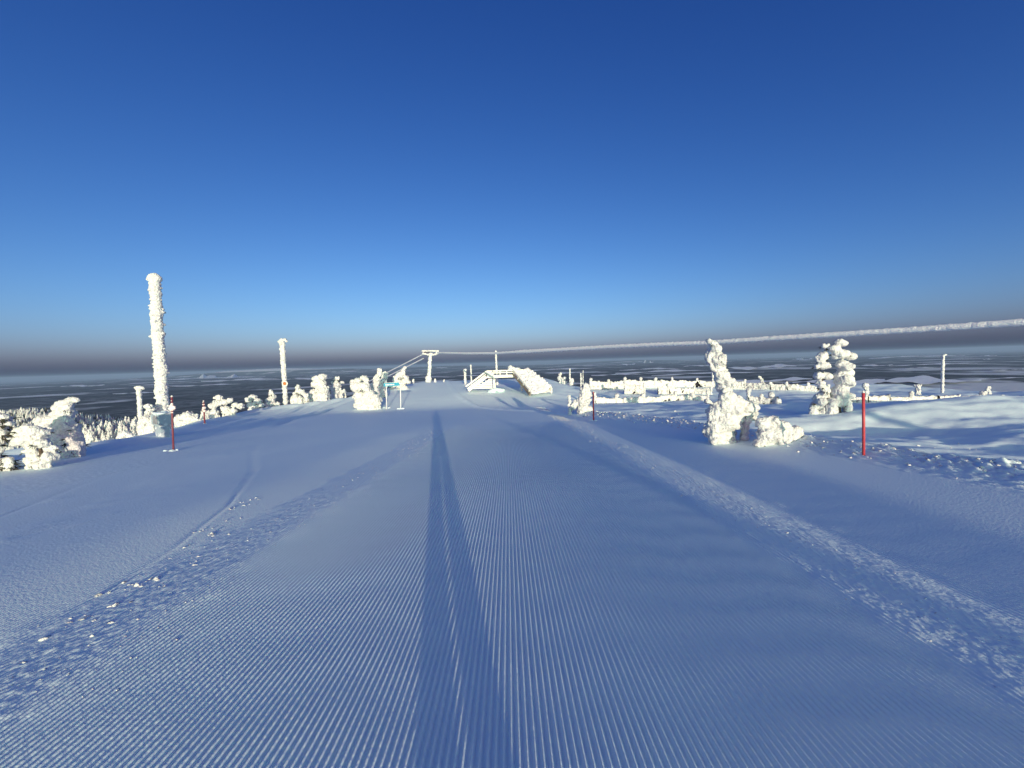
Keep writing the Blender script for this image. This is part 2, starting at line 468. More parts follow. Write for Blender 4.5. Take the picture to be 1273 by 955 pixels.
# ------------------------------------------------------------------ the setting
# groomed piste near the camera: every comb ridge is geometry
xs = np.concatenate([np.arange(FX0, -5.5, 0.0125), np.arange(-5.5, 5.5, 0.034 / 6), np.arange(5.5, FX1 + 1e-6, 0.0125)])
ys = [FY0]
while ys[-1] < 1.0: ys.append(ys[-1] + 0.05)
while ys[-1] < 2.0: ys.append(ys[-1] + 0.02)
while ys[-1] < FY1: ys.append(ys[-1] * (1 + (0.0088 if ys[-1] < 6 else 0.017)))
ys = np.array(ys); ys[-1] = FY1
X, Y = np.meshgrid(xs, ys)
Z = macro(X, Y) + edge_rough(X, Y) + detail(X, Y) * fine_mask(X, Y) + 0.012 * (fine_mask(X, Y) - 0.35)
piste = link_mesh('groomed_piste', grid_mesh('groomed_piste', X, Y, Z), M_snow)
tag(piste, kind='structure')

# wider snow field, polar grid round the camera
az_f = np.radians(np.linspace(-66, 66, 760)); az_b = np.radians(np.linspace(67.5, 292.5, 90))
az = np.concatenate([az_f, az_b])
rr = [0.05]
while rr[-1] < 3: rr.append(rr[-1] * 1.12 + 0.02)
while rr[-1] < 205: rr.append(rr[-1] * (1.0115 if rr[-1] < 95 else 1.03))
rr = np.array(rr)
A, RR = np.meshgrid(az, rr)
X = RR * np.sin(A); Y = RR * np.cos(A)
field = link_mesh('snow_field', grid_mesh('snow_field', X, Y, ground_coarse(X, Y), wrap=True), M_field)
tag(field, kind='structure')

# fell sides and the forested lowland out to the horizon
az = np.radians(np.linspace(-180, 180, 560, endpoint=False))
rr = [196.0]
while rr[-1] < 75000: rr.append(rr[-1] * 1.028)
A, RR = np.meshgrid(az, np.array(rr))
X = RR * np.sin(A); Y = RR * np.cos(A)
Z = macro(X, Y); Z[0:2] -= 1.5
land = link_mesh('forest_lowland', grid_mesh('forest_lowland', X, Y, Z, wrap=True), M_land)
tag(land, kind='structure')

# frozen bogs and lakes: flat irregular sheets on the plain  (photo extents used as survey: left, right, row, thickness in rows)
def bog(px0, px1, py, th, slant=0.0):
    def ground_at(px, q):
        d = ray(px, q); d = d / Vector((d.x, d.y)).length
        if d.z > -0.0065: d.z = -0.0065
        t = 240 / -d.z
        for _ in range(6): t = (240 + t * t / (2 * 6.371e6)) / -d.z
        return d.x * t, d.y * t
    n = 26; top = []; bot = []
    ph = random.random() * 9
    for k in range(n + 1):
        u = k / n
        px = px0 + (px1 - px0) * u
        env = math.sin(math.pi * min(max(u, .02), .98)) ** .5
        c = py - 0.031 * (px - (px0 + px1) / 2) + slant * (u - .5) + .25 * th * math.sin(u * 7 + ph)
        h = th * .5 * env * (0.75 + 0.4 * math.sin(u * 11 + ph) + .25 * math.sin(u * 29 + ph * 2))
        h = max(h, .05)
        top.append(ground_at(px, c - h)); bot.append(ground_at(px, c + h))
    P = np.array(top + bot)
    zz = plain_z(P[:, 0], P[:, 1]) + 9.0
    bm = bmesh.new()
    vs = [bm.verts.new((p[0], p[1], z)) for p, z in zip(P, zz)]
    for k in range(n):
        bm.faces.new((vs[n + 1 + k], vs[n + 2 + k], vs[k + 1], vs[k]))
    o = link_mesh('frozen_bog', bm_mesh('frozen_bog', bm), M_bog)
    tag(o, kind='structure')
for a in [(75, 130, 480, 1.6), (205, 330, 470, 2.6, -1), (208, 300, 479, 1.5), (250, 355, 472.5, 2), (240, 380, 466.5, 1.6), (355, 415, 471, 1.6),
          (470, 540, 467, 1.1), (560, 640, 466.5, 1.2), (640, 740, 459.5, 1.4), (690, 715, 464, 1.4), (735, 800, 466, 1.6), (765, 880, 462, 2.4), (770, 790, 453.5, 1.4),
          (770, 850, 459, 1.5), (810, 950, 464.5, 2.2), (800, 812, 451, .9), (905, 990, 456.5, 4.0), (850, 890, 455, 1.2), (905, 1010, 473.5, 5.0),
          (985, 1100, 475, 5), (1050, 1130, 474, 4), (1060, 1140, 441.5, 1.6), (1080, 1200, 443.5, 1.4), (1060, 1110, 454.5, 1.6), (1105, 1215, 453.2, 1.6),
          (1125, 1165, 457.5, 1.0), (1218, 1240, 442.5, 1.2), (1222, 1234, 447, .9), (1050, 1220, 474.5, 8.5), (1195, 1273, 471, 1.2), (1230, 1290, 460, 1.2), (985, 1010, 447, 1), (845, 860, 446, .8),
          (140, 200, 489, 1.5), (430, 520, 461, 1.0), (690, 760, 455, .8)]:
    bog(*a)

# haze over the lowland
bm = bmesh.new(); bmesh.ops.create_cube(bm, size=1.0)
hz = link_mesh('haze', bm_mesh('haze', bm), None)
hz.scale = (160000, 160000, 890); hz.location = (0, 0, 115 - 445)
tag(hz, kind='stuff')
MH = bpy.data.materials.new('cold air'); MH.use_nodes = True
MH.node_tree.nodes.remove(MH.node_tree.nodes['Principled BSDF'])
pv = MH.node_tree.nodes.new('ShaderNodeVolumePrincipled')
pv.inputs['Color'].default_value = (0.38, 0.52, 0.78, 1); pv.inputs['Density'].default_value = 3.2e-5
MH.node_tree.links.new(pv.outputs['Volume'], MH.node_tree.nodes['Material Output'].inputs['Volume'])
hz.data.materials.append(MH)

# ------------------------------------------------------------------ rime covered trees
def px_balls(chains, depth, lumps=3, jit=0.22, thick=1.0, fat=1.0):
    """chains of (px, py, r_px) become overlapping lumps of snow at real size"""
    out = []
    k = depth / FPX
    for ch in chains:
        if not isinstance(ch, list): ch = [ch]
        for i, (px, py, r) in enumerate(ch):
            segs = [(px, py, r)]
            if i + 1 < len(ch):
                qx, qy, q = ch[i + 1]
                n = max(1, int(math.hypot(qx - px, qy - py) / (0.55 * (r + q) / 2)))
                segs = [(px + (qx - px) * t / n, py + (qy - py) * t / n, r + (q - r) * t / n) for t in range(n)]
            for (sx, sy, sr) in segs:
                c = pt(sx, sy, depth) + Vector((random.gauss(0, jit), random.gauss(0, jit * 1.6) * thick, random.gauss(0, jit * .7))) * sr * k * .8
                R_ = sr * k * random.uniform(.95, 1.10) * fat
                out.append((c, (R_, R_ * random.uniform(.85, 1.1), R_ * random.uniform(.75, .95))))
                for _ in range(lumps):
                    th = random.uniform(0, 2 * math.pi); el = random.uniform(-.9, .8)
                    dv = Vector((math.cos(th) * math.cos(el), math.sin(th) * math.cos(el), math.sin(el)))
                    q = R_ * random.uniform(.28, .5)
                    out.append((c + dv * R_ * .85, (q * 1.1, q * 1.1, q * .8)))
    return out

def boughs_mesh(balls, n, ln):
    bm = bmesh.new()
    big = sorted(balls, key=lambda b: -b[1][0])[:max(4, len(balls) // 4)]
    for _ in range(n):
        c, r = random.choice(big)
        th = random.uniform(0, 2 * math.pi)
        d = Vector((math.cos(th), math.sin(th), random.uniform(-.9, .05))).normalized()
        a = c + d * r[0] * .6
        for q in range(4):
            dd = (d + Vector((random.gauss(0, .35), random.gauss(0, .35), random.gauss(-.2, .3)))).normalized()
            L = ln * random.uniform(.6, 1.2) + r[0] * .35
            s = dd.cross(Vector((0, 0, 1))).normalized() * L * .10
            v = [bm.verts.new(a - s), bm.verts.new(a + s), bm.verts.new(a + dd * L), bm.verts.new(a + dd * L * .4 + Vector((0, 0, L * .09)))]
            bm.faces.new((v[0], v[1], v[3])); bm.faces.new((v[1], v[2], v[3])); bm.faces.new((v[2], v[0], v[3]))
    return bm

def snow_tree(name, label, cat, base_px, chains, depth, voxel=None, boughs=14, group=None, lumps=3, amp=None, mt=None, trunk=True, floor=True, dark=None, fat=1.0):
    k = depth / FPX
    voxel = voxel or max(0.03, k * 0.55)
    balls = px_balls(chains, depth, lumps, fat=fat)
    b = pt(base_px, 480, depth)
    base = Vector((b.x, b.y, gz(b.x, b.y)))
    zmin = min(c.z - r[2] for c, r in balls)
    if floor:                                        # reach down to the snow it stands in
        low = sorted(balls, key=lambda q: q[0].z)[:max(3, len(balls) // 6)]
        for c, r in list(low):
            g = gz(c.x, c.y)
            z = c.z - r[2] * .6; q = r[0]
            while z > g - .05 and q > 0:
                balls.append((Vector((c.x + random.gauss(0, .1) * q, c.y, z)), (q * 1.02, q, q * .8))); z -= q * .7
    root = empty(name, base, label, cat, group)
    loc = [(c - base, r) for c, r in balls]
    link_mesh('rime_crown', rime_mesh('rime_crown', loc, voxel, amp or max(0.035, k * 1.1), 1 / max(.09, k * 3.0), stretch=.55), mt or (M_rime if depth < 26 else M_rimefar), root)
    if trunk:
        top = max(loc, key=lambda q: q[0].z)[0]
        bm = bmesh.new(); h = top.z
        tube(bm, [(0, 0, -.3), (top.x * .08, top.y * .2, h * .25), (top.x * .2, top.y * .4, h * .5), (top.x * .3, top.y * .5, h * .62)], [min(.09, h * .03), .05, .03, .01], 8)
        link_mesh('trunk', bm_mesh('trunk', bm, True), M_trunk, root)
    if boughs:
        tag(link_mesh('boughs', bm_mesh('boughs', boughs_mesh(loc, boughs, k * (dark or 3.0))), M_bough, root), kind='stuff')
    return root

d_rt = at(905, 551).y
snow_tree('snow_covered_spruce', 'tall rime-caked spruce with a bent, drooping tip beside a squat snow-caked bush', 'tree', 905, [
    [(881, 424, 4.5), (884, 428, 6.5), (889, 437, 9.5), (895, 452, 10), (899, 470, 9), (902, 487, 10), (904, 502, 14), (904, 520, 17), (901, 540, 18)],
    [(884, 440, 7), (885, 450, 6), (887, 459, 4)],
    [(892, 512, 13), (889, 528, 12), (890, 542, 10)],
    [(914, 500, 12), (926, 508, 12), (935, 515, 8), (937, 521, 5)],
    [(924, 518, 6), (926, 530, 5), (926, 543, 5), (925, 555, 7)], [(896, 549, 11), (915, 553, 8), (933, 557, 7)], (876, 536, 4), (880, 499, 5)], d_rt, 0.034, 26, fat=.86)
d_bu = d_rt - 0.8
snow_tree('snow_covered_bush', 'squat snow-caked bush right of the spruce with the bent tip', 'bush', 968, [
    (949, 527, 8), (962, 523, 8), (975, 528, 8), (987, 534, 8), (953, 540, 12), (968, 540, 12), (983, 543, 11), (992, 537, 5), (957, 553, 10), (973, 553, 11), (989, 553, 8), (992, 556, 6), (945, 550, 7)],
    d_bu, 0.034, 8, lumps=4)
d_pr = at(1035, 514).y
snow_tree('snow_covered_spruce', 'ragged thin rime-covered tree, left one of the close pair left of the tallest red pole', 'tree', 1020, [
    [(1024, 431, 4), (1027, 434, 2.5)], [(1023, 441, 6), (1019, 447, 5.5)], [(1026, 455, 5.5), (1015, 456, 4)], [(1018, 466, 5), (1027, 467, 5)], [(1019, 478, 5), (1025, 486, 5)],
    [(1024, 492, 6), (1018, 499, 6), (1014, 506, 6)], [(1026, 505, 6), (1010, 509, 4)], (1031, 509, 5)], d_pr + .3, 0.04, 46, dark=5.5)
snow_tree('snow_covered_spruce', 'thick lumpy rime-covered tree with a snow arm, right one of the close pair', 'tree', 1044, [
    [(1043, 426, 5.5), (1049, 427, 4)], [(1037, 433, 5.5), (1041, 441, 7)], [(1045, 441, 6), (1052, 442, 5.5), (1058, 444, 6)], [(1046, 452, 7.5), (1052, 460, 7), (1058, 465, 4)], [(1046, 466, 8), (1049, 478, 8), (1045, 488, 9), (1044, 499, 9)],
    [(1037, 500, 6), (1030, 505, 4)], (1052, 504, 4)], d_pr, 0.04, 30, dark=4)

d_l = at(60, 582, fallback=11).y
snow_tree('snow_covered_spruce', 'bowed rime-covered tree with a hooked top at the left piste edge', 'tree', 78, [
    [(94, 497, 4), (90, 497, 5.5), (80, 501, 6), (72, 507, 6), (80, 510, 6), (86, 508, 5)], [(82, 514, 7), (74, 519, 7), (64, 521, 7), (53, 522, 6)],
    [(78, 523, 8), (85, 530, 7), (92, 536, 5), (99, 543, 4)], [(70, 533, 12), (78, 543, 13), (88, 552, 10)], [(60, 530, 9), (62, 545, 10)], [(84, 534, 8), (92, 545, 8)], (64, 548, 10), (97, 553, 4)], d_l + 1.6, 0.034, 70, dark=6)
snow_tree('snow_covered_bush', 'broad snow-caked bush in front of the bowed tree at the left edge', 'bush', 45, [
    (24, 535, 6.5), (34, 532, 6.5), (45, 533, 7), (52, 538, 7), (28, 547, 8), (37, 544, 8), (47, 548, 8), (58, 550, 8), (67, 556, 5), (40, 554, 7), (45, 566, 8), (62, 566, 8), (38, 572, 6), (54, 573, 7), (32, 560, 4)],
    d_l, 0.034, 60, lumps=4, dark=5)
snow_tree('snow_covered_bush', 'snow-caked bush cut off by the left side of the picture', 'bush', -6, [
    (2, 518, 5), (8, 520, 3.5), (15, 526, 4.5), (1, 538, 6), (10, 546, 2.5), (0, 560, 4), (1, 576, 5), (9, 571, 4.5), (-9, 530, 11), (-12, 548, 12), (-10, 566, 11)],
    d_l - .2, 0.034, 110, lumps=3, dark=9, trunk=False)

row = [
 ('wide clump of low rime-covered trees right of the second red pole on the left', 281, [(265, 505, 5), (274, 495, 4.5), (270, 501, 5), (280, 501, 5), (287, 497, 4), (292, 504, 4), (298, 506, 4), (281, 510, 6), (268, 512, 5), (291, 511, 4)], 34),
 ('rounded low snow-caked bush left of the small pointed tree', 315, [(308, 498, 4), (315, 495, 4.5), (320, 499, 4.5), (312, 504, 4.5), (325, 503, 3), (318, 505, 4)], 40),
 ('small pointed snow cone of a tree just left of the pole with a round sign', 338, [[(337, 486, 1.8), (337, 491, 3.2), (336, 497, 4.5), (337, 502, 6)], (345, 502, 3)], 42),
 ('pointed snowy tree just right of the pole with a round sign', 371, [[(370, 479, 2), (370, 485, 3.2), (368, 491, 4.5), (371, 497, 6)], [(375, 486, 2.5), (381, 494, 2.5)]], 44),
 ('tall blocky rime-covered tree with a flat top in the left tree row', 398, [[(394, 471, 5), (401, 470, 5), (404, 467, 2)], (392, 478, 5), [(397, 478, 7), (399, 486, 7.5), (397, 493, 8)], (391, 488, 5), (404, 489, 4)], 46),
 ('slim knobbly tree between the flat-topped tree and the big front bush', 420, [[(419, 470, 2.2), (417, 476, 4), (419, 483, 5), (418, 490, 5.5)], (425, 476, 2), (426, 487, 3.5)], 50),
 ('leaning rime spire rising from behind the big front bush', 468, [[(473, 460, 2.6), (471, 465, 3.2), (468, 473, 3.5), (465, 481, 4), (463, 488, 5)]], 40),
 ('narrow rime-covered tree between the leaning spire and the blue sign', 478, [[(479, 464, 2.8), (478, 471, 3.5), (476, 479, 4.5), (475, 486, 5), (476, 492, 5)]], 45),
 ('full rime-covered tree with a knob on top behind the blue sign', 498, [[(503, 457, 1.8), (500, 462, 2.5), (498, 467, 5)], (492, 471, 5), (504, 471, 5), (498, 477, 7), (508, 475, 3.5), (490, 479, 4), (503, 484, 5), (487, 486, 4), (495, 488, 5)], 52),
]
for lab, bx_, ch, dp in row:
    snow_tree('snow_covered_spruce', lab, 'tree', bx_, ch, dp, group='rime-covered trees along the left piste edge', boughs=16, lumps=3)
d_g = at(457, 509).y
snow_tree('snow_covered_bush', 'biggest rime-covered bush, standing forward on the piste left of the blue sign', 'bush', 456, [
    (437, 475, 3.5), (444, 473, 4.5), (451, 471, 4.5), (456, 474, 3), (445, 480, 7), (453, 482, 7), (461, 488, 6), (448, 491, 7), (456, 493, 9), (449, 500, 8), (459, 500, 9), (466, 494, 5), (452, 505, 7), (464, 505, 6), (469, 506, 4), (444, 505, 5)], d_g, boughs=20)
snow_tree('snow_covered_bush', 'small rime-covered bush far right of the footbridge, left of a thin post', 'bush', 698, [[(697, 465, 1.5), (695, 470, 2.2), (698, 474, 3)], (701, 470, 2.5), (702, 475, 2)], 58, boughs=6)
d_c = at(726, 514).y
snow_tree('snow_covered_spruce', 'rounded snow-caked tree directly behind the thin red pole by the near fence', 'tree', 727, [
    [(729, 480, 4), (727, 486, 5.5), (728, 493, 7), (727, 501, 8), (727, 508, 8)], (734, 510, 5), [(716, 500, 3.5), (713, 505, 4), (709, 509, 2.5)], (721, 508, 5)], d_c, boughs=20)
snow_tree('snow_mound', 'bright snow mound right of the tallest frosted pole', 'mound', 234, [(224, 521, 7), (233, 517, 8), (241, 521, 6), (249, 525, 4), (232, 524, 9)], 26.5, boughs=0, lumps=1, trunk=False)
snow_tree('snow_mound', 'lumpy snow heap at the foot of the T-topped pole', 'mound', 184, [(181, 524, 6), (189, 527, 5), (176, 530, 5), (194, 520, 5), (185, 531, 6)], 27, boughs=3, lumps=2, trunk=False)
snow_tree('snow_covered_stump', 'snow-capped stump between the T-topped pole and the tallest frosted pole', 'stump', 185, [[(185, 506, 4.6), (186, 511, 4), (186, 518, 4)], (182, 505, 3)], 27.8, boughs=0, lumps=1, trunk=False)
snow_tree('snow_mound', 'smooth round snow-covered bush left of the T-topped pole', 'mound', 157, [(157, 540, 6), (152, 543, 5), (163, 543, 4)], 22, boughs=0, lumps=1, trunk=False)
for px_, py_, lab in ((514, 472, 'tiny frosted stump behind the blue sign tree'), (540.5, 471, 'tiny frosted stump right of the lift pylon'), (552, 472.5, 'tiny frosted stump at the top of the ski track')):
    snow_tree('snow_covered_stump', lab, 'stump', px_, [[(px_, py_, 1.2), (px_, py_ + 3, 1.2), (px_, py_ + 5, 1.4)]], 62, boughs=0, lumps=1, trunk=False)
d_b = 33
snow_tree('snow_covered_post', 'stubby snow-capped post left of the rounded tree by the thin red pole', 'post', 707, [[(707, 492, 1.6), (707.5, 497, 1.5), (708, 501, 1.8)]], 32, boughs=0, lumps=1, trunk=False)

# low trees of the ridge below the piste on the left, one mesh kind copied
tb = [(Vector((0, 0, .3)), (.55, .5, .4)), (Vector((.05, 0, .8)), (.45, .45, .4)), (Vector((0, .05, 1.3)), (.36, .36, .4)), (Vector((.03, 0, 1.8)), (.24, .24, .35)), (Vector((0, 0, 2.25)), (.13, .13, .25))]
kinds = []
for q in range(3):
    bl = []
    for c, r in tb:
        bl.append((c, r))
        for _ in range(4):
            th = random.uniform(0, 6.28)
            bl.append((c + Vector((math.cos(th) * r[0] * .8, math.sin(th) * r[0] * .8, random.uniform(-.2, .1))), tuple(v * .42 for v in r)))
    mesh_c = rime_mesh('rime_crown', bl, 0.11, 0.10, 2.5); mesh_c.materials.append(M_rimefar)
    bm = bmesh.new(); tube(bm, [(0, 0, -.5), (0, 0, 1.2)], [.1, .06], 6)
    mt_ = bm_mesh('trunk', bm); mt_.materials.append(M_trunk)
    bb = bm_mesh('boughs', boughs_mesh(bl, 16, .22)); bb.materials.append(M_bough)
    kinds.append((mesh_c, mt_, bb))
def small_tree(p, s, label, group):
    root = empty('small_snowy_spruce', p, label, 'tree', group, random.uniform(0, 6.28)); root.scale = (s * random.uniform(.8, 1.1), s * random.uniform(.8, 1.1), s)
    k = random.choice(kinds)
    for nm, me in zip(('rime_crown', 'trunk', 'boughs'), k):
        o = bpy.data.objects.new(nm, me); COL.objects.link(o); o.parent = root
        if nm == 'boughs': o['kind'] = 'stuff'
n_ = 0
for i in range(190):
    px_ = random.uniform(88, 200); dep = random.uniform(49, 64)
    b = pt(px_, 520, dep)
    small_tree((b.x, b.y, gz(b.x, b.y) - .1), random.uniform(.5, .85), 'small frosted spruce packed in the dense row on the ridge below the left edge', 'small frosted spruces on the ridge below the left piste edge')
for i in range(46):
    px_ = random.uniform(222, 265); dep = random.uniform(46, 66)
    b = pt(px_, 515, dep)
    small_tree((b.x, b.y, gz(b.x, b.y) - .1), random.uniform(.5, .8), 'small frosted spruce in the low thicket behind the bright snow mound', 'small frosted spruces behind the bright mound')

# far frosted wood on the rib, too many and too small to count
co = []; fc = []
rs = np.random.RandomState(5)
for _ in range(5200):
    t = rs.rand(); a, b = (RIB[0], RIB[1]) if rs.rand() < .5 else (RIB[1], RIB[2])
    x = a[0] + (b[0] - a[0]) * t + rs.normal(0, 26); y = a[1] + (b[1] - a[1]) * t + rs.normal(0, 26)
    z = gz(x, y) - .3; h = rs.uniform(2.5, 5.5); r = h * rs.uniform(.13, .22)
    k0 = len(co); ph = rs.rand() * 6
    for lv, (hh, rf) in enumerate(((0, 1.0), (.35, .8), (.75, .4))):
        for j in range(5):
            an = ph + j * 2 * math.pi / 5 + lv * .6
            q = r * rf * rs.uniform(.75, 1.25)
            co.append((x + q * math.cos(an), y + q * math.sin(an), z + h * hh))
    co.append((x + rs.normal(0, .15), y, z + h))
    for lv in range(2):
        for j in range(5):
            j2 = (j + 1) % 5
            fc.append((k0 + lv * 5 + j, k0 + lv * 5 + j2, k0 + lv * 5 + 5 + j2, k0 + lv * 5 + 5 + j))
    for j in range(5): fc.append((k0 + 10 + j, k0 + 10 + (j + 1) % 5, k0 + 15))
me = bpy.data.meshes.new('frosted_wood'); me.from_pydata(co, [], fc)
M_wood_far = mat('frosted far trees', (0.62, 0.62, 0.61), .9, .1, noise=(.35, (0.10, 0.11, 0.11), .5, .62))
tag(link_mesh('frosted_wood', me, M_wood_far), kind='stuff')

# ------------------------------------------------------------------ poles and posts
def frosted_pole(name, label, top, bottom, r_top, r_bot, depth, cap=None, group=None, extra=(), lump=.35, cat='pole', base_r=None):
    k = depth / FPX
    a = pt(*bottom, depth); b = pt(*top, depth)
    a.z = min(a.z, gz(a.x, a.y)) - .15
    root = empty(name, (a.x, a.y, gz(a.x, a.y)), label, cat, group)
    o = root.location.copy()
    L = (b - a).length
    balls = []; n = max(6, int(L / (0.55 * k * (r_top + r_bot) / 2)))
    for i in range(n + 1):
        t = i / n
        r = k * (r_bot + (r_top - r_bot) * t)
        p = a.lerp(b, t) + Vector((random.gauss(0, .06), random.gauss(0, .06), 0)) * r
        rr_ = r * random.uniform(.88, 1.06)
        balls.append((p - o, (rr_, rr_, rr_ * .8)))
        for _ in range(2):
            th = random.uniform(0, 6.28); q = rr_ * random.uniform(.2, lump)
            balls.append((p - o + Vector((math.cos(th), math.sin(th), 0)) * rr_ * .9, (q, q, q * .7)))
    for (px_, py_, r) in extra:
        balls.append((pt(px_, py_, depth) - o, (r * k, r * k, r * k * .8)))
    link_mesh('rime_crust', rime_mesh('rime_crust', balls, max(.03, k * .45), k * .55, 1 / max(.08, k * 2.2)), M_rime if depth < 35 else M_rimefar, root)
    bm = bmesh.new(); tube(bm, [a - o, b - o - Vector((0, 0, k))], [k * r_bot * .55, k * r_top * .5], 10)
    link_mesh('pole', bm_mesh('pole', bm, True), M_steel, root)
    return root

frosted_pole('frosted_pole', 'tallest pole on the left, thickly wrapped in rime with a mushroom cap of snow', (192.3, 350), (203, 524), 6.2, 7.2, 29, extra=[(192, 346, 7.2), (192, 343.5, 5), (195, 347, 5.5), (189, 347, 5.5), (192.5, 353, 6.2), (206, 515, 8), (200, 517, 8)])
frosted_pole('frosted_pole', 'short T-topped frosted pole left of the tallest pole', (172.6, 484), (174.5, 524), 2.7, 3.1, 30, extra=[(168.5, 482, 1.9), (171, 481.5, 2.2), (174, 481.5, 2.2), (177, 482, 2.0), (178, 483.5, 1.6), (170, 484, 1.8)])
pr = frosted_pole('frosted_pole', 'tall slim frosted pole carrying a small round sign in the left tree row', (351, 427), (355, 503), 3.2, 2.6, 43, extra=[(347.5, 425, 2.4), (350, 423, 2.6), (354, 422.5, 2.4), (356, 424.5, 1.8), (351, 428, 3.2)])
bm = bmesh.new()
c = pt(354, 477, 43 - .45) - pr.location
k = 43 / FPX
vs1 = []
for j in range(20):
    an = 2 * math.pi * j / 20
    vs1.append((math.cos(an), math.sin(an)))
def disc(bm, c, r, y0, y1):
    f = [bm.verts.new((c.x + r * p[0], c.y + y0, c.z + r * p[1])) for p in vs1]
    b = [bm.verts.new((c.x + r * p[0], c.y + y1, c.z + r * p[1])) for p in vs1]
    bm.faces.new(f[::-1]); bm.faces.new(b)
    for j in range(20): bm.faces.new((f[j], f[(j + 1) % 20], b[(j + 1) % 20], b[j]))
disc(bm, c, k * 3.6, 0, .06); rim = link_mesh('round_sign', bm_mesh('round_sign', bm), M_rimefar, pr)
bm = bmesh.new(); disc(bm, c, k * 2.1, -.03, -.003); link_mesh('sign_face', bm_mesh('sign_face', bm), M_orange, rim)
frosted_pole('frosted_post', 'thicker short frosted post left of the footbridge', (578, 460), (578.5, 476), 1.9, 1.5, 56, extra=[(577.3, 461, 2.2)], cat='post')
frosted_pole('frosted_post', 'thinner taller frosted post just left of the footbridge', (585.3, 454), (586, 475), 1.1, 1.2, 55, cat='post')
frosted_pole('frosted_pole', 'frosted pole rising from behind the footbridge to the cable', (616.3, 436.5), (618, 472), 1.25, 1.5, 54)
frosted_pole('frosted_post', 'thin frosted post with a bush at its foot right of the footbridge', (708.3, 458.5), (708.6, 478), 1.0, 1.2, 56, extra=[(711, 472, 2.5), (711, 475, 3), (710, 477, 3)], cat='post')
frosted_pole('frosted_post', 'shorter post of the two thin posts left of the far fence', (722, 464.5), (722, 479), .9, 1.0, 50, cat='post')
frosted_pole('frosted_post', 'taller post of the two thin posts left of the far fence', (724.6, 461), (724.6, 479), .6, .7, 50, cat='post')
frosted_pole('frosted_post', 'thin white post half hidden behind the tip-bent spruce', (886, 462), (886, 476), 1.3, 1.4, 52, extra=[(889, 466, 1.6)], cat='post')
frosted_pole('frosted_post', 'lone white post with a bent tip on the far right plateau edge', (1172.6, 443), (1171.4, 484), 1.5, 1.6, 34, extra=[(1174.5, 441, 1.2), (1175.6, 441.3, 1.2), (1173.5, 442, 1.4)], cat='post')

# red piste poles
def red_pole(label, top, base_px, r, rime=None, material=M_red, two=None):
    g = at(*base_px); d = g.y; k = d / FPX
    b = pt(*top, d)
    root = empty('piste_pole', g, label, 'pole', 'red poles marking the piste edges')
    t = b - g
    bm = bmesh.new(); n = 8
    sp = two or .0
    tube(bm, [Vector((0, 0, -.3)), t * .5, t], r * k, 12); link_mesh('shaft', bm_mesh('shaft', bm, True), material, root)
    bm = bmesh.new(); tube(bm, [t * .992, t + t.normalized() * .03], [r * k * 1.15, r * k * .7], 12); link_mesh('cap', bm_mesh('cap', bm, True), M_rime, root)
    if rime:
        balls = [(pt(px_, py_, d) - g, (q * k, q * k, q * k * .8)) for px_, py_, q in rime]
        link_mesh('rime_knob', rime_mesh('rime_knob', balls, max(.012, k * .35), k * .5, 1 / max(.05, k * 2)), M_pinkrime, root)
    balls = [(Vector((random.gauss(0, .07), random.gauss(0, .06), 0)), (random.uniform(.05, .10), random.uniform(.05, .09), random.uniform(.02, .05))) for _ in range(7)]
    link_mesh('snow_collar', rime_mesh('snow_collar', balls, .022, .02, 12), M_field, root)
    return root
red_pole('tallest red piste pole, on the right in front of the fence', (1073.2, 488), (1074, 569), 1.6)
red_pole('dark red piste pole with a frosted upper half beside the grey cabinet', (213.6, 493), (215.3, 560.5), 1.1,
         [(213.6, 494, 1.2), (213.7, 498, 1.3), (213.8, 502, 1.7), (213.2, 505, 2.6), (216.5, 506, 2), (211.5, 508, 2), (214, 509, 2.8), (217, 508, 1.6), (214.2, 513, 1.6)], M_maroon)
red_pole('small far red piste pole with frosted middle in front of the left tree row', (253, 498.5), (254.4, 526), 0.9,
         [(253, 500, 1.1), (253.2, 503, 1.3), (253.8, 507, 2.2), (254, 511, 2.2), (252.5, 509, 1.6)], M_maroon)
red_pole('thin red piste pole in front of the rounded snow-caked tree', (737.4, 487), (738, 523), 0.95)

# ------------------------------------------------------------------ grey cabinet beside the tall pole
g = at(203, 543); d = g.y; k = d / FPX
cab = empty('equipment_cabinet', g, 'frosted grey-blue equipment cabinet on a pedestal at the foot of the tallest pole', 'cabinet', rz=R(-25))
def boxm(x0, x1, y0, y1, z0, z1, bev=.02):
    bm = bmesh.new(); bmesh.ops.create_cube(bm, size=1)
    for v in bm.verts: v.co = Vector(((x0 + x1) / 2 + v.co.x * (x1 - x0), (y0 + y1) / 2 + v.co.y * (y1 - y0), (z0 + z1) / 2 + v.co.z * (z1 - z0)))
    bmesh.ops.bevel(bm, geom=bm.edges[:], offset=bev, segments=2, affect='EDGES')
    return bm_mesh('box', bm)
H = 31 * k
link_mesh('pedestal', boxm(-6.5 * k, 6 * k, -5 * k, 5 * k, -.2, 15 * k), M_cab, cab)
link_mesh('housing', boxm(-9 * k, 8.5 * k, -7.5 * k, 7.5 * k, 15.05 * k, 29 * k, .04), M_cab, cab)
link_mesh('door', boxm(-1 * k, 7.6 * k, -7.5 * k - .05, -7.5 * k - .004, 17 * k, 27 * k), M_steel, cab)
link_mesh('snow_cap', rime_mesh('snow_cap', [(Vector((random.uniform(-8, 7) * k, random.uniform(-6, 6) * k, 29.6 * k)), (4 * k, 4 * k, 1.6 * k)) for _ in range(16)], .05, .05, 6), M_field, cab)

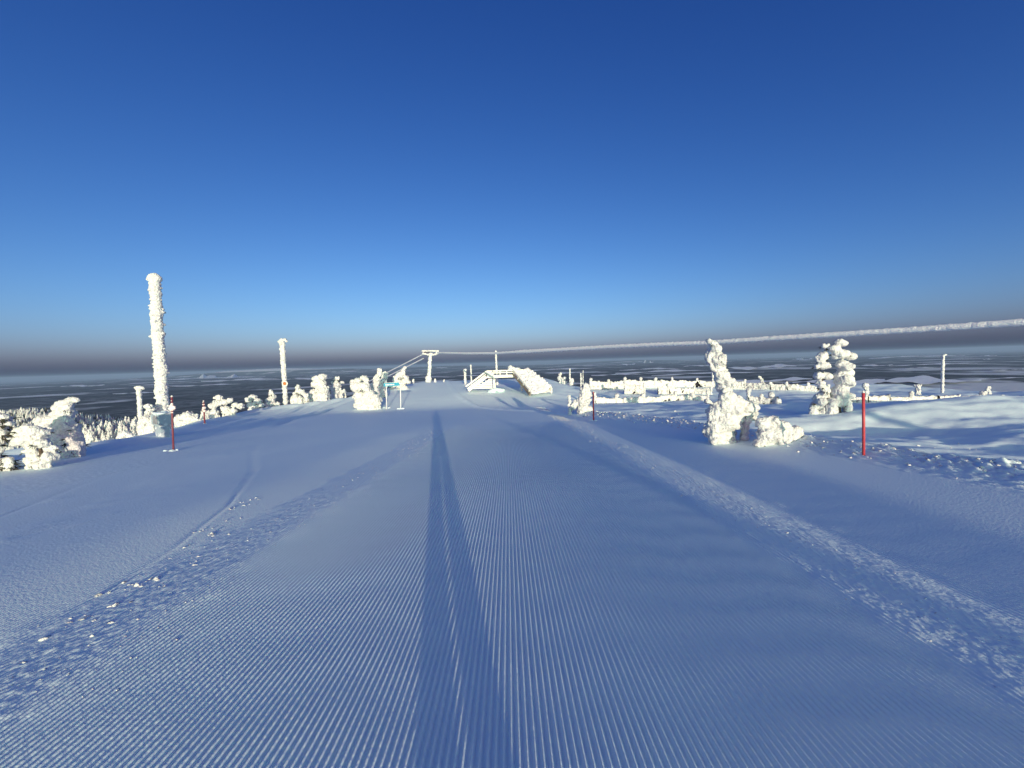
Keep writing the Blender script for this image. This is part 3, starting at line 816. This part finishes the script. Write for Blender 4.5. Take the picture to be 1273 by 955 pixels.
# ------------------------------------------------------------------ blue sign
g1 = at(481, 507.5); g2 = at(498.5, 508.5); d = g2.y; k = d / FPX
sg = empty('piste_sign', g2, 'long blue sign board with white lettering on two white posts left of the lift pylon', 'sign')
o = sg.location.copy()
def on(px, py, dd=0): return pt(px, py, d + dd) - o
for px_, pb, ptop in ((480.6, 509, 480), (498.2, 510, 478)):
    bm = bmesh.new(); tube(bm, [on(px_, pb), on(px_ - .3, ptop)], .045, 10)
    link_mesh('post', bm_mesh('post', bm, True), M_white, sg)
bm = bmesh.new(); beam(bm, on(477, 478.6), on(496.8, 477.5), .04, 4.1 * k); bd = link_mesh('board', bm_mesh('board', bm), M_blue, sg)
xl_ = 479.2
for w in (0.9, .5, 1.1, .8, .4, .9, 1.2, .6, .9, .7):         # row of white letters, too small to be read in the photo
    bm = bmesh.new(); q0 = 478.6 - (xl_ - 477) * .055
    beam(bm, on(xl_, q0 + .15, -.028), on(xl_ + w, q0 + .12, -.028), .012, random.uniform(1.2, 1.9) * k)
    link_mesh('letter', bm_mesh('letter', bm), M_white, bd); xl_ += w + .32
link_mesh('snow_cap', rime_mesh('snow_cap', [(on(498 + random.uniform(-1.5, 1.5), 477 + random.uniform(-1, 1)), (.12, .12, .1)) for _ in range(6)] + [(on(478 + 1.6 * q, 476.2 - q * .08), (.1, .06, .04)) for q in range(12)], .04, .03, 6), M_rimefar, sg)
for gg in (g1, g2):
    link_mesh('snow_collar', rime_mesh('snow_collar', [(gg - o + Vector((random.gauss(0, .15), random.gauss(0, .1), 0)), (.22, .2, .09)) for _ in range(6)], .05, .04, 5), M_field, sg)

# ------------------------------------------------------------------ lift pylon, cables
DP = 63.0
b = pt(532.7, 477, DP); kP = DP / FPX
pyl = frosted_pole('lift_pylon', 'rime-covered lift pylon with a crosshead on the crest, carrying the cables', (535, 440), (532.7, 478), 2.2, 2.7, DP,
    extra=[(532, 470, 3.6), (533.5, 471, 3.4), (532.5, 474, 3.8)], cat='pylon')
o = pyl.location.copy()
head = []
for t in np.linspace(0, 1, 14):
    head.append((pt(525.5 + 19 * t, 436.4 + random.uniform(-.2, .2), DP) - o, (1.7 * kP, 1.6 * kP, 1.15 * kP)))
for px_, py_, r in ((526.5, 439.6, 2.0), (529, 440.2, 1.6), (543.5, 439, 2.2), (541.5, 440.6, 1.8), (536, 440.8, 2.8), (532, 441, 1.5), (539, 441.2, 1.6)):
    head.append((pt(px_, py_, DP) - o, (r * kP, r * kP, r * kP * .85)))
link_mesh('crosshead', rime_mesh('crosshead', head, .06, .06, 3.5), M_rimefar, pyl)
bm = bmesh.new(); beam(bm, pt(526.5, 438.3, DP - .35) - o, pt(534, 438.3, DP - .35) - o, .05, .10); link_mesh('sheave_beam', bm_mesh('sheave_beam', bm), M_trunk, pyl)

def cable_line(name, label, pts, r_fn, step, amp, group=None):
    pts = [Vector(p) for p in pts]
    s = [0]
    for a, b in zip(pts[:-1], pts[1:]): s.append(s[-1] + (b - a).length)
    P = np.array([tuple(p) for p in pts]); n = int(s[-1] / step)
    u = np.linspace(0, s[-1], n)
    C = np.stack([np.interp(u, s, P[:, i]) for i in range(3)], 1)
    seg = 9
    T = np.gradient(C, axis=0); T /= np.linalg.norm(T, axis=1)[:, None]
    S = np.cross(T, [0, 0, 1]); S /= np.linalg.norm(S, axis=1)[:, None]
    N = np.cross(S, T)
    rad = np.array([r_fn(c[1]) for c in C])
    X = np.empty((n, seg)); Y = np.empty((n, seg)); Z = np.empty((n, seg))
    for j in range(seg):
        an = 2 * math.pi * j / seg
        rj = rad * (1 + amp * perlin(u / (rad * 3.0 + .05) + j * 7.7, u * 0 + j * 1.9) + .5 * amp * perlin(u / (rad * 1.2 + .03) + 3, u * 0 + j * .8))
        Q = C + S * (np.cos(an) * rj)[:, None] + N * (np.sin(an) * rj)[:, None]
        X[:, j], Y[:, j], Z[:, j] = Q[:, 0], Q[:, 1], Q[:, 2]
    org = tuple(C[0])
    me = grid_mesh('rime_sleeve', X - org[0], Y - org[1], Z - org[2], wrap=True)
    me.flip_normals()
    root = empty(name, org, label, 'cable', group)
    link_mesh('rime_sleeve', me, M_cable, root)
    bm = bmesh.new(); tube(bm, [Vector(c) - Vector(org) for c in C[::max(1, n // 60)]] + [Vector(C[-1]) - Vector(org)], .014, 6)
    link_mesh('steel_rope', bm_mesh('steel_rope', bm, True), M_steel, root)
    return root
def plan_depth(px): return 12.5 / (0.41 + (px - 636.5) / FPX)
cp = []
ctl = [(544, 438.6), (580, 439.3), (616, 439.2), (640, 437.9), (700, 434.6), (760, 431.2), (820, 428.4), (870, 426.8), (960, 420.8), (1060, 414.8), (1160, 408.4), (1273, 400.5)]
cx = [c[0] for c in ctl]; cy = [c[1] for c in ctl]
for px_ in np.arange(544, 1274, 9.0):
    cp.append(pt(px_, float(np.interp(px_, cx, cy)), plan_depth(px_)))
e0 = cp[-1]
PB = Vector((12.5 + .41 * 30, -30, 5.2))
for t in np.linspace(.06, 1, 14):
    q = e0.lerp(PB, t); q.z -= 1.2 * t * (1 - t) * 2; cp.append(q)
cable_line('lift_cable', 'long rime-coated lift cable running from the pylon to the right edge', cp, lambda y: float(np.interp(y, [5, 12, 20, 29, 31, 63], [.060, .072, .10, .13, .10, .12])), .03, .22)
# the two ropes going down behind the trees to the next pylon of the line
DE = 108.0
for (p0, p1, lab) in (((526.5, 440.2), (452, 477.5), 'upper of the two frosted cables going down left from the pylon'), ((526.2, 445.8), (455, 481), 'lower of the two frosted cables going down left from the pylon')):
    n = 30; q = []
    for i in range(n + 1):
        t = i / n; dep = 1 / ((1 - t) / DP + t / DE)
        q.append(pt(p0[0] + (p1[0] - p0[0]) * t, p0[1] + (p1[1] - p0[1]) * t + 1.2 * 4 * t * (1 - t) * .3, dep))
    cable_line('lift_cable', lab, q, lambda y: .10 * (y / 63) ** .6, .08, .2)
frosted_pole('lift_pylon', 'next lift pylon down the far slope behind the big front bush', (453, 478), (453, 500), 1.4, 1.6, DE, cat='pylon', extra=[(451, 478, 1.5), (455, 480, 1.5)])

def world_pole(name, label, x, y, h, r, cat):
    z = gz(x, y); root = empty(name, (x, y, z), label, cat)
    balls = []
    n = int((h + .3) / (r * .55))
    for i in range(n + 1):
        p = Vector((random.gauss(0, .03), random.gauss(0, .03), -.3 + (h + .3) * i / n)); q = r * random.uniform(.88, 1.06)
        balls.append((p, (q, q, q * .8)))
    link_mesh('rime_crust', rime_mesh('rime_crust', balls, .05, .03, 8), M_rime, root)
    bm = bmesh.new(); tube(bm, [(0, 0, -.3), (0, 0, h - .05)], r * .5, 10); link_mesh('pole', bm_mesh('pole', bm, True), M_steel, root)
    return root
world_pole('lift_pylon', 'frosted lift pylon behind the camera holding the near end of the long cable', PB.x, PB.y, PB.z - gz(PB.x, PB.y) + .3, .28, 'pylon')
world_pole('frosted_post', 'thick frosted post behind the camera that throws the slanting shadow', 8.3, -25.0, 2.5, .17, 'post')

# ------------------------------------------------------------------ snow-fence runs
def slab(a, b, h, th, seed, sink=.3):
    """one bay of rime-filled fence between two points"""
    a = Vector(a); b = Vector(b); L = (b - a).length
    n = max(6, int(L / .12)); mrow = max(4, int(h / .10))
    d = (b - a).normalized(); s = Vector((-d.y, d.x, 0)).normalized()
    if s.y > 0: s = -s
    loop = []
    for j in range(mrow + 1): loop.append((-.5, j / mrow))
    for j in range(mrow, -1, -1): loop.append((.5, j / mrow))
    U = np.linspace(0, 1, n + 1)
    X = np.empty((n + 1, len(loop))); Y = X.copy(); Z = X.copy()
    for q, (side, v) in enumerate(loop):
        x = a.x + (b.x - a.x) * U; y = a.y + (b.y - a.y) * U
        z0 = a.z + (b.z - a.z) * U
        ww = th * (side * 2) * .5 * (1.25 - .5 * v)
        nn = .5 * perlin(U * L * 3.2 + seed, np.full_like(U, v * h * 4 + side * 9)) + .4 * perlin(U * L * 8 + seed, np.full_like(U, v * h * 9 + side * 9))
        ww = -ww + np.sign(-side) * nn * .26
        hh = -sink + v * (h + sink) * (1 + (.30 * perlin(U * L * .8 + seed, U * 0 + 2.2) + .22 * perlin(U * L * 4 + seed, U * 0)) * (v > .5))
        X[:, q] = x + s.x * ww; Y[:, q] = y + s.y * ww; Z[:, q] = z0 + hh
    me = grid_mesh('bay', X, Y, Z)
    bm = bmesh.new(); bm.from_mesh(me)
    for e in (0, n):
        pass
    bmesh.ops.holes_fill(bm, edges=[e for e in bm.edges if e.is_boundary])
    bm.to_mesh(me); bm.free()
    me.polygons.foreach_set('use_smooth', np.ones(len(me.polygons), bool))
    return me
def fence(label, nodes, h_px, post_px, bays=True, group='rime-filled snow fences on the right plateau'):
    """nodes: (px, base py, depth, height px)"""
    P = []
    for px_, py_, dep in nodes:
        q = pt(px_, py_, dep); q.z = min(q.z, gz(q.x, q.y) + .35); q.z = max(q.z, gz(q.x, q.y) - .1); P.append(q)
    root = empty('snow_fence', P[0], label, 'fence', group)
    for i, q in enumerate(P):
        k = nodes[i][2] / FPX
        hp = post_px[i % len(post_px)] * k
        if hp <= 0: continue
        bl = []
        for t in np.linspace(0, 1, 6): bl.append((q - P[0] + Vector((random.gauss(0, .02), 0, -.2 + (hp + .2) * t)), (.14, .14, .16)))
        bl.append((q - P[0] + Vector((random.gauss(0, .06), 0, hp)), (random.uniform(.15, .24),) * 3))
        link_mesh('post', rime_mesh('post', bl, .06, .05, 6), M_rimefar, root)
    for i in range(len(P) - 1):
        k = nodes[i][2] / FPX
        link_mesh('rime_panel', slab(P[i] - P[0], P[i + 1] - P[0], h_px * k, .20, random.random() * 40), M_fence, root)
    return root
fence('far fence along the plateau rim, left of the tip-bent spruce', [(734, 480, 50), (756, 480, 50), (777, 480.3, 50), (797, 480, 50), (814, 480, 50), (836, 480, 50), (866, 480.5, 50), (895, 481, 49)], 7.0, [9.5, 8.4, 9.5, 9, 8.7, 10, 9.2])
fence('far fence along the plateau rim, right of the tip-bent spruce', [(905, 481, 47), (926, 482, 46), (958, 484, 44), (978, 485, 43), (1005, 486, 42), (1030, 487, 41)], 6.8, [0, 9, 7.5, 8.6, 8.8, 8])
fence('short middle fence bay with a tall end post', [(777, 486.5, 44), (790, 486.7, 43.7), (801, 487, 43.4)], 7.5, [11.5, 0, 9.5])
fence('middle fence between the short bay and the bent spruce', [(818, 487, 43), (831, 487, 43), (847, 487.5, 43), (863, 487.5, 43), (884, 488, 42)], 5, [0, 8, 0, 7, 6])
fence('near fence running right from behind the rounded tree', [(740, 504, 36.0), (766, 504, 36.0), (800, 503.8, 36.3), (840, 503.5, 36.6), (862, 504, 36), (880, 504, 35.5)], 8.2, [13, 11, 10, 11, 8.5, 13])
fence('broken fence end with a round snow knob, right of the bent spruce', [(930, 507, 29), (946, 508, 28.5), (960, 508.5, 28), (967, 509, 27.6)], 11, [18, 12, 13, 5])
fence('right fence behind the tallest red pole', [(1056, 500, 26), (1077, 499, 26), (1105, 498.5, 26), (1133, 499, 26), (1165, 499, 26), (1192, 500, 26), (1221, 501, 25.5), (1262, 503, 25), (1300, 505, 24.6)], 6, [0, 20, 0, 10, 0, 0, 9, 3])
for px_, py_, r, dp_, lab in ((1141.5, 481, 2.8, 34, 'round snow knob on the rim left of the lone white post'), (1228, 483.5, 2.8, 32, 'snow knob on the rim right of the lone white post'), (945.5, 473, 2.0, 45, 'curled snow hook poking above the far fence')):
    ch = [[(px_, py_ - 1, r), (px_ + .3, py_ + 3, r * .9)]] if px_ != 945.5 else [[(943, 468.5, 1.2), (946, 470.5, 1.6), (948, 474, 1.8), (948, 478, 2)]]
    snow_tree('snow_hummock', lab, 'stump', px_, ch, dp_, boughs=0, lumps=1, trunk=False)

# ------------------------------------------------------------------ timber footbridge
DB = at(600, 487.5, fallback=43).y
kB = DB / FPX
br = empty('footbridge', pt(632, 487, DB), 'frosted timber footbridge with stairs on both sides on the crest', 'bridge')
br.location.z = gz(br.location.x, br.location.y)
o = br.location.copy()
def bp(px, py, dd=0.0): return pt(px, py, DB + dd) - o
def part(name, segs, w, h, material=M_wood, parent=br, up=Vector((0, 0, 1))):
    bm = bmesh.new()
    for a, b in segs: beam(bm, a, b, w, h, up)
    return link_mesh(name, bm_mesh(name, bm), material, parent)
W = 1.7
zf = bp(632, 466.5).z; zt = bp(632, 460.8).z
xA, xB = bp(605, 466).x, bp(655, 466).x
for i in range(9):                                                   # deck planks
    y = i * W / 9
    part('deck_plank', [(Vector((xA, y + .09, zf)), Vector((xB, y + .09, zf)))], .17, .09)
part('girder', [(Vector((xA, -.06, zf - .16)), Vector((xB, -.06, zf - .16)))], .10, .22)
part('girder', [(Vector((xA, W + .06, zf - .16)), Vector((xB, W + .06, zf - .16)))], .10, .22)
for y in (-.06, W + .06):
    part('rail', [(Vector((xA - .05, y, zt)), Vector((xB + .05, y, zt)))], .10, .12)
    part('rail', [(Vector((xA, y, (zf + zt) / 2 + .05)), Vector((xB, y, (zf + zt) / 2 + .05)))], .06, .11)
    for t in np.linspace(0, 1, 7):
        x = xA + (xB - xA) * t
        part('baluster', [(Vector((x, y, zf - .1)), Vector((x, y, zt - .06)))], .09, .09)
for x in (bp(614, 466).x, bp(648, 466).x):
    for y in (0.05, W - .05):
        part('support_post', [(Vector((x, y, -1.0)), Vector((x, y, zf - .06)))], .22, .22)
# left stair: falls to the left
f0 = bp(579, 484.5, -.2)
for y, nm in ((-.1, 'near'), (W + .1, 'far')):
    part('stair_stringer', [(Vector((xA, y, zf - .1)), Vector((f0.x + .3, y, f0.z - .15)))], .09, .30)
    part('stair_rail', [(Vector((xA, y, zt)), Vector((f0.x, y, f0.z + .35)))], .10, .16)
    part('stair_rail', [(Vector((xA, y, zt - .3)), Vector((f0.x + .2, y, f0.z + .1)))], .06, .12)
n = 9
for i in range(n):
    t = (i + .5) / n
    p = Vector((xA, 0, zf)).lerp(Vector((f0.x + .3, 0, f0.z)), t)
    part('tread', [(Vector((p.x, -.05, p.z)), Vector((p.x, W + .05, p.z)))], .28, .07)
for i in range(6):                                                   # boarded side under the left stair
    t = (i + .5) / 6
    z = f0.z + (zf - .35 - f0.z) * t
    xl0 = f0.x + .45 + (xA - f0.x) * t
    part('side_board', [(Vector((xl0, .02 + .004 * i, z)), Vector((bp(613, 470).x - .12, .02 + .004 * i, z)))], .05, .15)
part('brace', [(Vector((bp(596, 480).x, -.14, bp(596, 483).z)), Vector((xA + .35, -.14, zf - .4)))], .06, .12)
# right stair: comes down towards the camera and to the right
A0, A1 = bp(637.5, 461.5, 0), bp(656, 460.8, .9)
B0, B1 = bp(659, 490.5, -5.2), bp(686, 487.5, -3.6)
A0.z = A1.z = zf + .15
def q4(u, v): return (A0.lerp(B0, v)).lerp(A1.lerp(B1, v), u)
for i in range(16):
    v = (i + .5) / 16
    part('tread', [(q4(0.02, v), q4(.98, v))], .30, .08)
up = Vector((0, 0, .48))
part('stair_stringer', [(q4(0, 0), q4(0, 1))], .12, .34, M_wooddk)
part('stair_stringer', [(q4(1, 0), q4(1, 1))], .12, .34)
part('stair_rail', [(q4(0, 0) + up, q4(0, .97) + up * .8)], .10, .14)
part('stair_rail', [(q4(1, 0) + up, q4(1, 1) + up * .6)], .14, .30)
for v in (.08, .35, .65, .95):
    for u in (0, 1): part('baluster', [(q4(u, v), q4(u, v) + up * .85)], .10, .10)
for (p0, p1) in ((604.5, 613.5), (640, 655.5)):                          # rime packed between the rails
    link_mesh('rime_panel', slab(Vector((bp(p0, 466).x, -.10, zf - .1)), Vector((bp(p1, 466).x, -.10, zf - .1)), zt - zf + .12, .10, p0, sink=0.05), M_rimefar, br)
for i in range(5):                                                       # boarded far side of the right stair
    part('side_board', [(q4(1.0, 0) + Vector((0, 0, .12 + .13 * i)), q4(1.0, 1) + Vector((0, 0, .12 + .11 * i)))], .05, .12)
# snow lying on the right stair and on the deck
bl = []
for i in range(520):
    u, v = random.uniform(.07, .97), random.uniform(0, 1)
    bl.append((q4(u, v) + Vector((0, 0, .06 + .50 * u * u + .18 * math.sin(3.1 * v) * u)), (.24, .28, .14)))
link_mesh('stair_snow', rime_mesh('stair_snow', bl, .07, .09, 3), M_cable, br)
bl = [(bp(636 + random.uniform(-3, 8), 459 + random.uniform(-.6, 1.2), random.uniform(.2, 1.4)), (.34, .3, .2)) for _ in range(26)] + [(bp(634.5, 456.8, .6), (.3, .3, .25)), (bp(637, 457.6, .6), (.35, .3, .2))]
link_mesh('deck_snow', rime_mesh('deck_snow', bl, .07, .05, 4), M_rimefar, br)
bl = [(Vector((bp(611 + 12 * t, 486).x, -.3 - .6 * math.sin(t * 3), bp(611, 487 - 5 * math.sin(min(t * 3, 2.6)) * .6).z)), (.5, .5, .22)) for t in np.linspace(0, 1, 14)]
link_mesh('base_drift', rime_mesh('base_drift', bl, .08, .05, 3), M_field, br)

# ------------------------------------------------------------------ chunks of broken snow
rc = np.random.RandomState(23)
def crumbs(name, x, y, sz, ground, material=None):
    """many small angular lumps of snow lying on the surface, one mesh"""
    vs, fs = ico(1)
    V = np.array([tuple(v) for v in vs]); F = np.array(fs)
    n = len(x); z = ground(x, y)
    r = sz[:, None] * np.stack([rc.uniform(.7, 1.5, n), rc.uniform(.6, 1.2, n), rc.uniform(.45, .95, n)], 1)
    wob = 1 + .5 * (rc.rand(n, len(V), 1) - .5)
    c = np.stack([x, y, z + sz * .22], 1)
    co = (V[None] * r[:, None, :] * wob + c[:, None, :]).reshape(-1, 3)
    fc = (F[None] + (np.arange(n) * len(V))[:, None, None]).reshape(-1, 3)
    me = bpy.data.meshes.new(name)
    me.vertices.add(len(co)); me.vertices.foreach_set('co', co.astype(np.float32).ravel())
    me.loops.add(fc.size); me.loops.foreach_set('vertex_index', fc.astype(np.int32).ravel())
    me.polygons.add(len(fc)); me.polygons.foreach_set('loop_start', np.arange(0, fc.size, 3, dtype=np.int32))
    me.polygons.foreach_set('loop_total', np.full(len(fc), 3, np.int32)); me.update(calc_edges=True)
    tag(link_mesh(name, me, material or M_rime), kind='stuff')
fine_ground = lambda x, y: macro(x, y) + edge_rough(x, y) + detail(x, y)
X_ = []; Y_ = []; S_ = []
def add(x, y, s): X_.append(np.atleast_1d(x)); Y_.append(np.atleast_1d(y)); S_.append(np.atleast_1d(s))
n = 70; y = 2.2 + 3.6 * rc.rand(n); add(trench_x(y) + .08 + np.abs(rc.normal(0, .20, n)), y, rc.uniform(.007, .019, n) * (.7 + .11 * y))
n = 30; y = rc.choice([2.45, 2.6, 3.0, 3.15, 4.2, 4.35, 4.8], n) + rc.normal(0, .07, n); add(trench_x(y) + .22 + rc.normal(0, .10, n), y, rc.uniform(.012, .028, n))
for px_, py_, q in ((342, 701, .010), (1039, 687, .018), (1068, 737, .014), (1006, 746, .010), (962, 663, .012)):
    p = at(px_, py_); add(p.x, p.y, q)
n = 8000; y = 1.9 * (15 / 1.9) ** (rc.rand(n) ** 1.35)                          # left overlap strip
add(-2.85 - 0.12 * perlin(y * 0.9, 3.3 + 0 * y) + rc.normal(0, .25, n), y, (.0030 + .0080 * rc.rand(n) ** 2.6) * (.72 + .06 * y))
n = 8000; y = 1.7 * (34 / 1.7) ** (rc.rand(n) ** 1.35)                          # right overlap strip
add(2.80 - .035 * np.clip(y - 3, 0, 12) - 0.12 * perlin(y * 0.9, 3.3 + 0 * y) + rc.normal(0, .20, n), y, (.0030 + .0080 * rc.rand(n) ** 2.6) * (.72 + .06 * y))
n = 260; y = 2.5 + 8 * rc.rand(n); add(-4.6 - .33 * y + rc.normal(0, .3, n), y, rc.uniform(.002, .006, n) * (.6 + .12 * y))
n = 420; y = 1.4 * (12 / 1.4) ** rc.rand(n); add(rc.uniform(-2.4, 2.3, n), y, rc.uniform(.0018, .0036, n) * (.6 + .2 * y))     # single grains on the corduroy
crumbs('snow_chunks', np.concatenate(X_), np.concatenate(Y_), np.concatenate(S_), fine_ground)
# lumps thrown out along the right rim and over the plateau
n = 1500; y = 5 * (26 / 5) ** rc.rand(n)
x = redge(y) + .30 + rc.normal(0, .30, n)
far_ = rc.rand(n) < .06; x = x + far_ * rc.uniform(0, 7, n)
crumbs('snow_crumbs', x, y, (.007 + .024 * rc.rand(n) ** 3) * (.6 + .06 * y), lambda x, y: macro(x, y) + edge_rough(x, y))

# ------------------------------------------------------------------ the photographer, whose shadow lies on the piste
ph = empty('person', (0.14, -0.42, 0.03), 'person in dark winter clothes and knit hat holding up the phone that takes the picture', 'person')
def skin(name, verts, edges, radii, material, parent, root=0, sub=2):
    me = bpy.data.meshes.new(name); me.from_pydata(verts, edges, [])
    ob = bpy.data.objects.new('tmp', me); COL.objects.link(ob)
    ob.modifiers.new('skin', 'SKIN')
    if not me.skin_vertices: pass
    sv = me.skin_vertices[0].data if me.skin_vertices else None
    if sv is None:
        bm = bmesh.new(); bm.from_mesh(me); bm.verts.layers.skin.verify(); bm.to_mesh(me); bm.free(); sv = me.skin_vertices[0].data
    for i, r in enumerate(radii): sv[i].radius = r if hasattr(r, '__len__') else (r, r); sv[i].use_root = (i == root)
    sb = ob.modifiers.new('sub', 'SUBSURF'); sb.levels = sub; sb.render_levels = sub
    dg = bpy.context.evaluated_depsgraph_get(); dg.update()
    out = bpy.data.meshes.new_from_object(ob.evaluated_get(dg)); out.name = name
    bpy.data.objects.remove(ob); bpy.data.meshes.remove(me)
    out.polygons.foreach_set('use_smooth', np.ones(len(out.polygons), bool))
    return link_mesh(name, out, material, parent)
hw = .105
v = [(0, 0, .95), (0, 0, 1.12), (0, 0, 1.32), (0, .01, 1.45), (0, .02, 1.54),
     (-.19, 0, 1.41), (-.30, .12, 1.20), (-.235, .33, 1.42), (.19, 0, 1.41), (.18, .12, 1.20), (-.02, .33, 1.42),
     (-.10, 0, .90), (-hw, .02, .50), (-hw - .01, -.02, .12), (-hw - .02, .13, .04), (.10, 0, .90), (hw, .02, .50), (hw + .01, -.02, .12), (hw + .02, .13, .04)]
e = [(0, 1), (1, 2), (2, 3), (3, 4), (2, 5), (5, 6), (6, 7), (2, 8), (8, 9), (9, 10), (0, 11), (11, 12), (12, 13), (13, 14), (0, 15), (15, 16), (16, 17), (17, 18)]
rad = [(.17, .13), (.165, .13), (.19, .13), (.08, .08), (.055, .055), .085, .062, .040, .085, .062, .040, .12, .10, .105, .085, .12, .10, .105, .085]
skin('body', v, e, rad, M_cloth, ph)
hv = [(0, .02, 1.54), (0, .025, 1.60), (0, .03, 1.67), (0, .02, 1.73), (0, .115, 1.645)]
hd = skin('head', hv, [(0, 1), (1, 2), (2, 3), (2, 4)], [.05, (.07, .075), (.078, .095), (.06, .075), .014], M_skin, ph, root=2)
for s in (-1, 1):
    link_mesh('eye', balls_mesh('eye', [(Vector((s * .03, .115, 1.665)), .011)]), M_phone, hd)
    link_mesh('ear', balls_mesh('ear', [(Vector((s * .08, .015, 1.645)), (.012, .02, .03))]), M_skin, hd)
link_mesh('mouth', balls_mesh('mouth', [(Vector((0, .108, 1.605)), (.022, .008, .006))]), M_hat, hd)
link_mesh('knit_hat', rime_mesh('knit_hat', [(Vector((0, .015, 1.735)), (.10, .115, .075)), (Vector((0, .01, 1.70)), (.098, .112, .05))], .015, .003, 60), M_hat, ph)
for s, wx, wz in ((-1, -.235, 1.42), (1, -.02, 1.42)):                # hands: palm, four curled fingers, thumb
    hx = -.14 + s * .085
    hvv = [(wx, .33, wz), (hx + s * .012, .362, 1.50), (hx + s * .010, .375, 1.545)]
    ee = [(0, 1), (1, 2)]; rr_ = [.026, (.030, .016), (.030, .014)]
    for f in range(4):
        b0 = len(hvv)
        zf_ = 1.515 + f * .021
        ln = (.8, .95, 1.0, .88)[f]
        hvv += [(hx + s * .006, .388, zf_), (hx - s * .002, .402, zf_ + .002), (hx - s * .022 * ln, .406, zf_ + .004)]
        ee += [(2 if f > 1 else 1, b0), (b0, b0 + 1), (b0 + 1, b0 + 2)]; rr_ += [.0095, .009, .0075]
    b0 = len(hvv); hvv += [(hx - s * .002, .372, 1.515), (hx - s * .022, .380, 1.535)]
    ee += [(1, b0), (b0, b0 + 1)]; rr_ += [.011, .009]
    skin('hand', hvv, ee, rr_, M_skin, ph, root=1)
pm = boxm(-.075, .075, -.004, .004, -.037, .037, .003)
phn = link_mesh('phone', pm, M_phone, None); phn.location = (0, -.022, 1.572)
tag(phn, 'black smartphone held sideways in both hands of the photographer', 'phone')
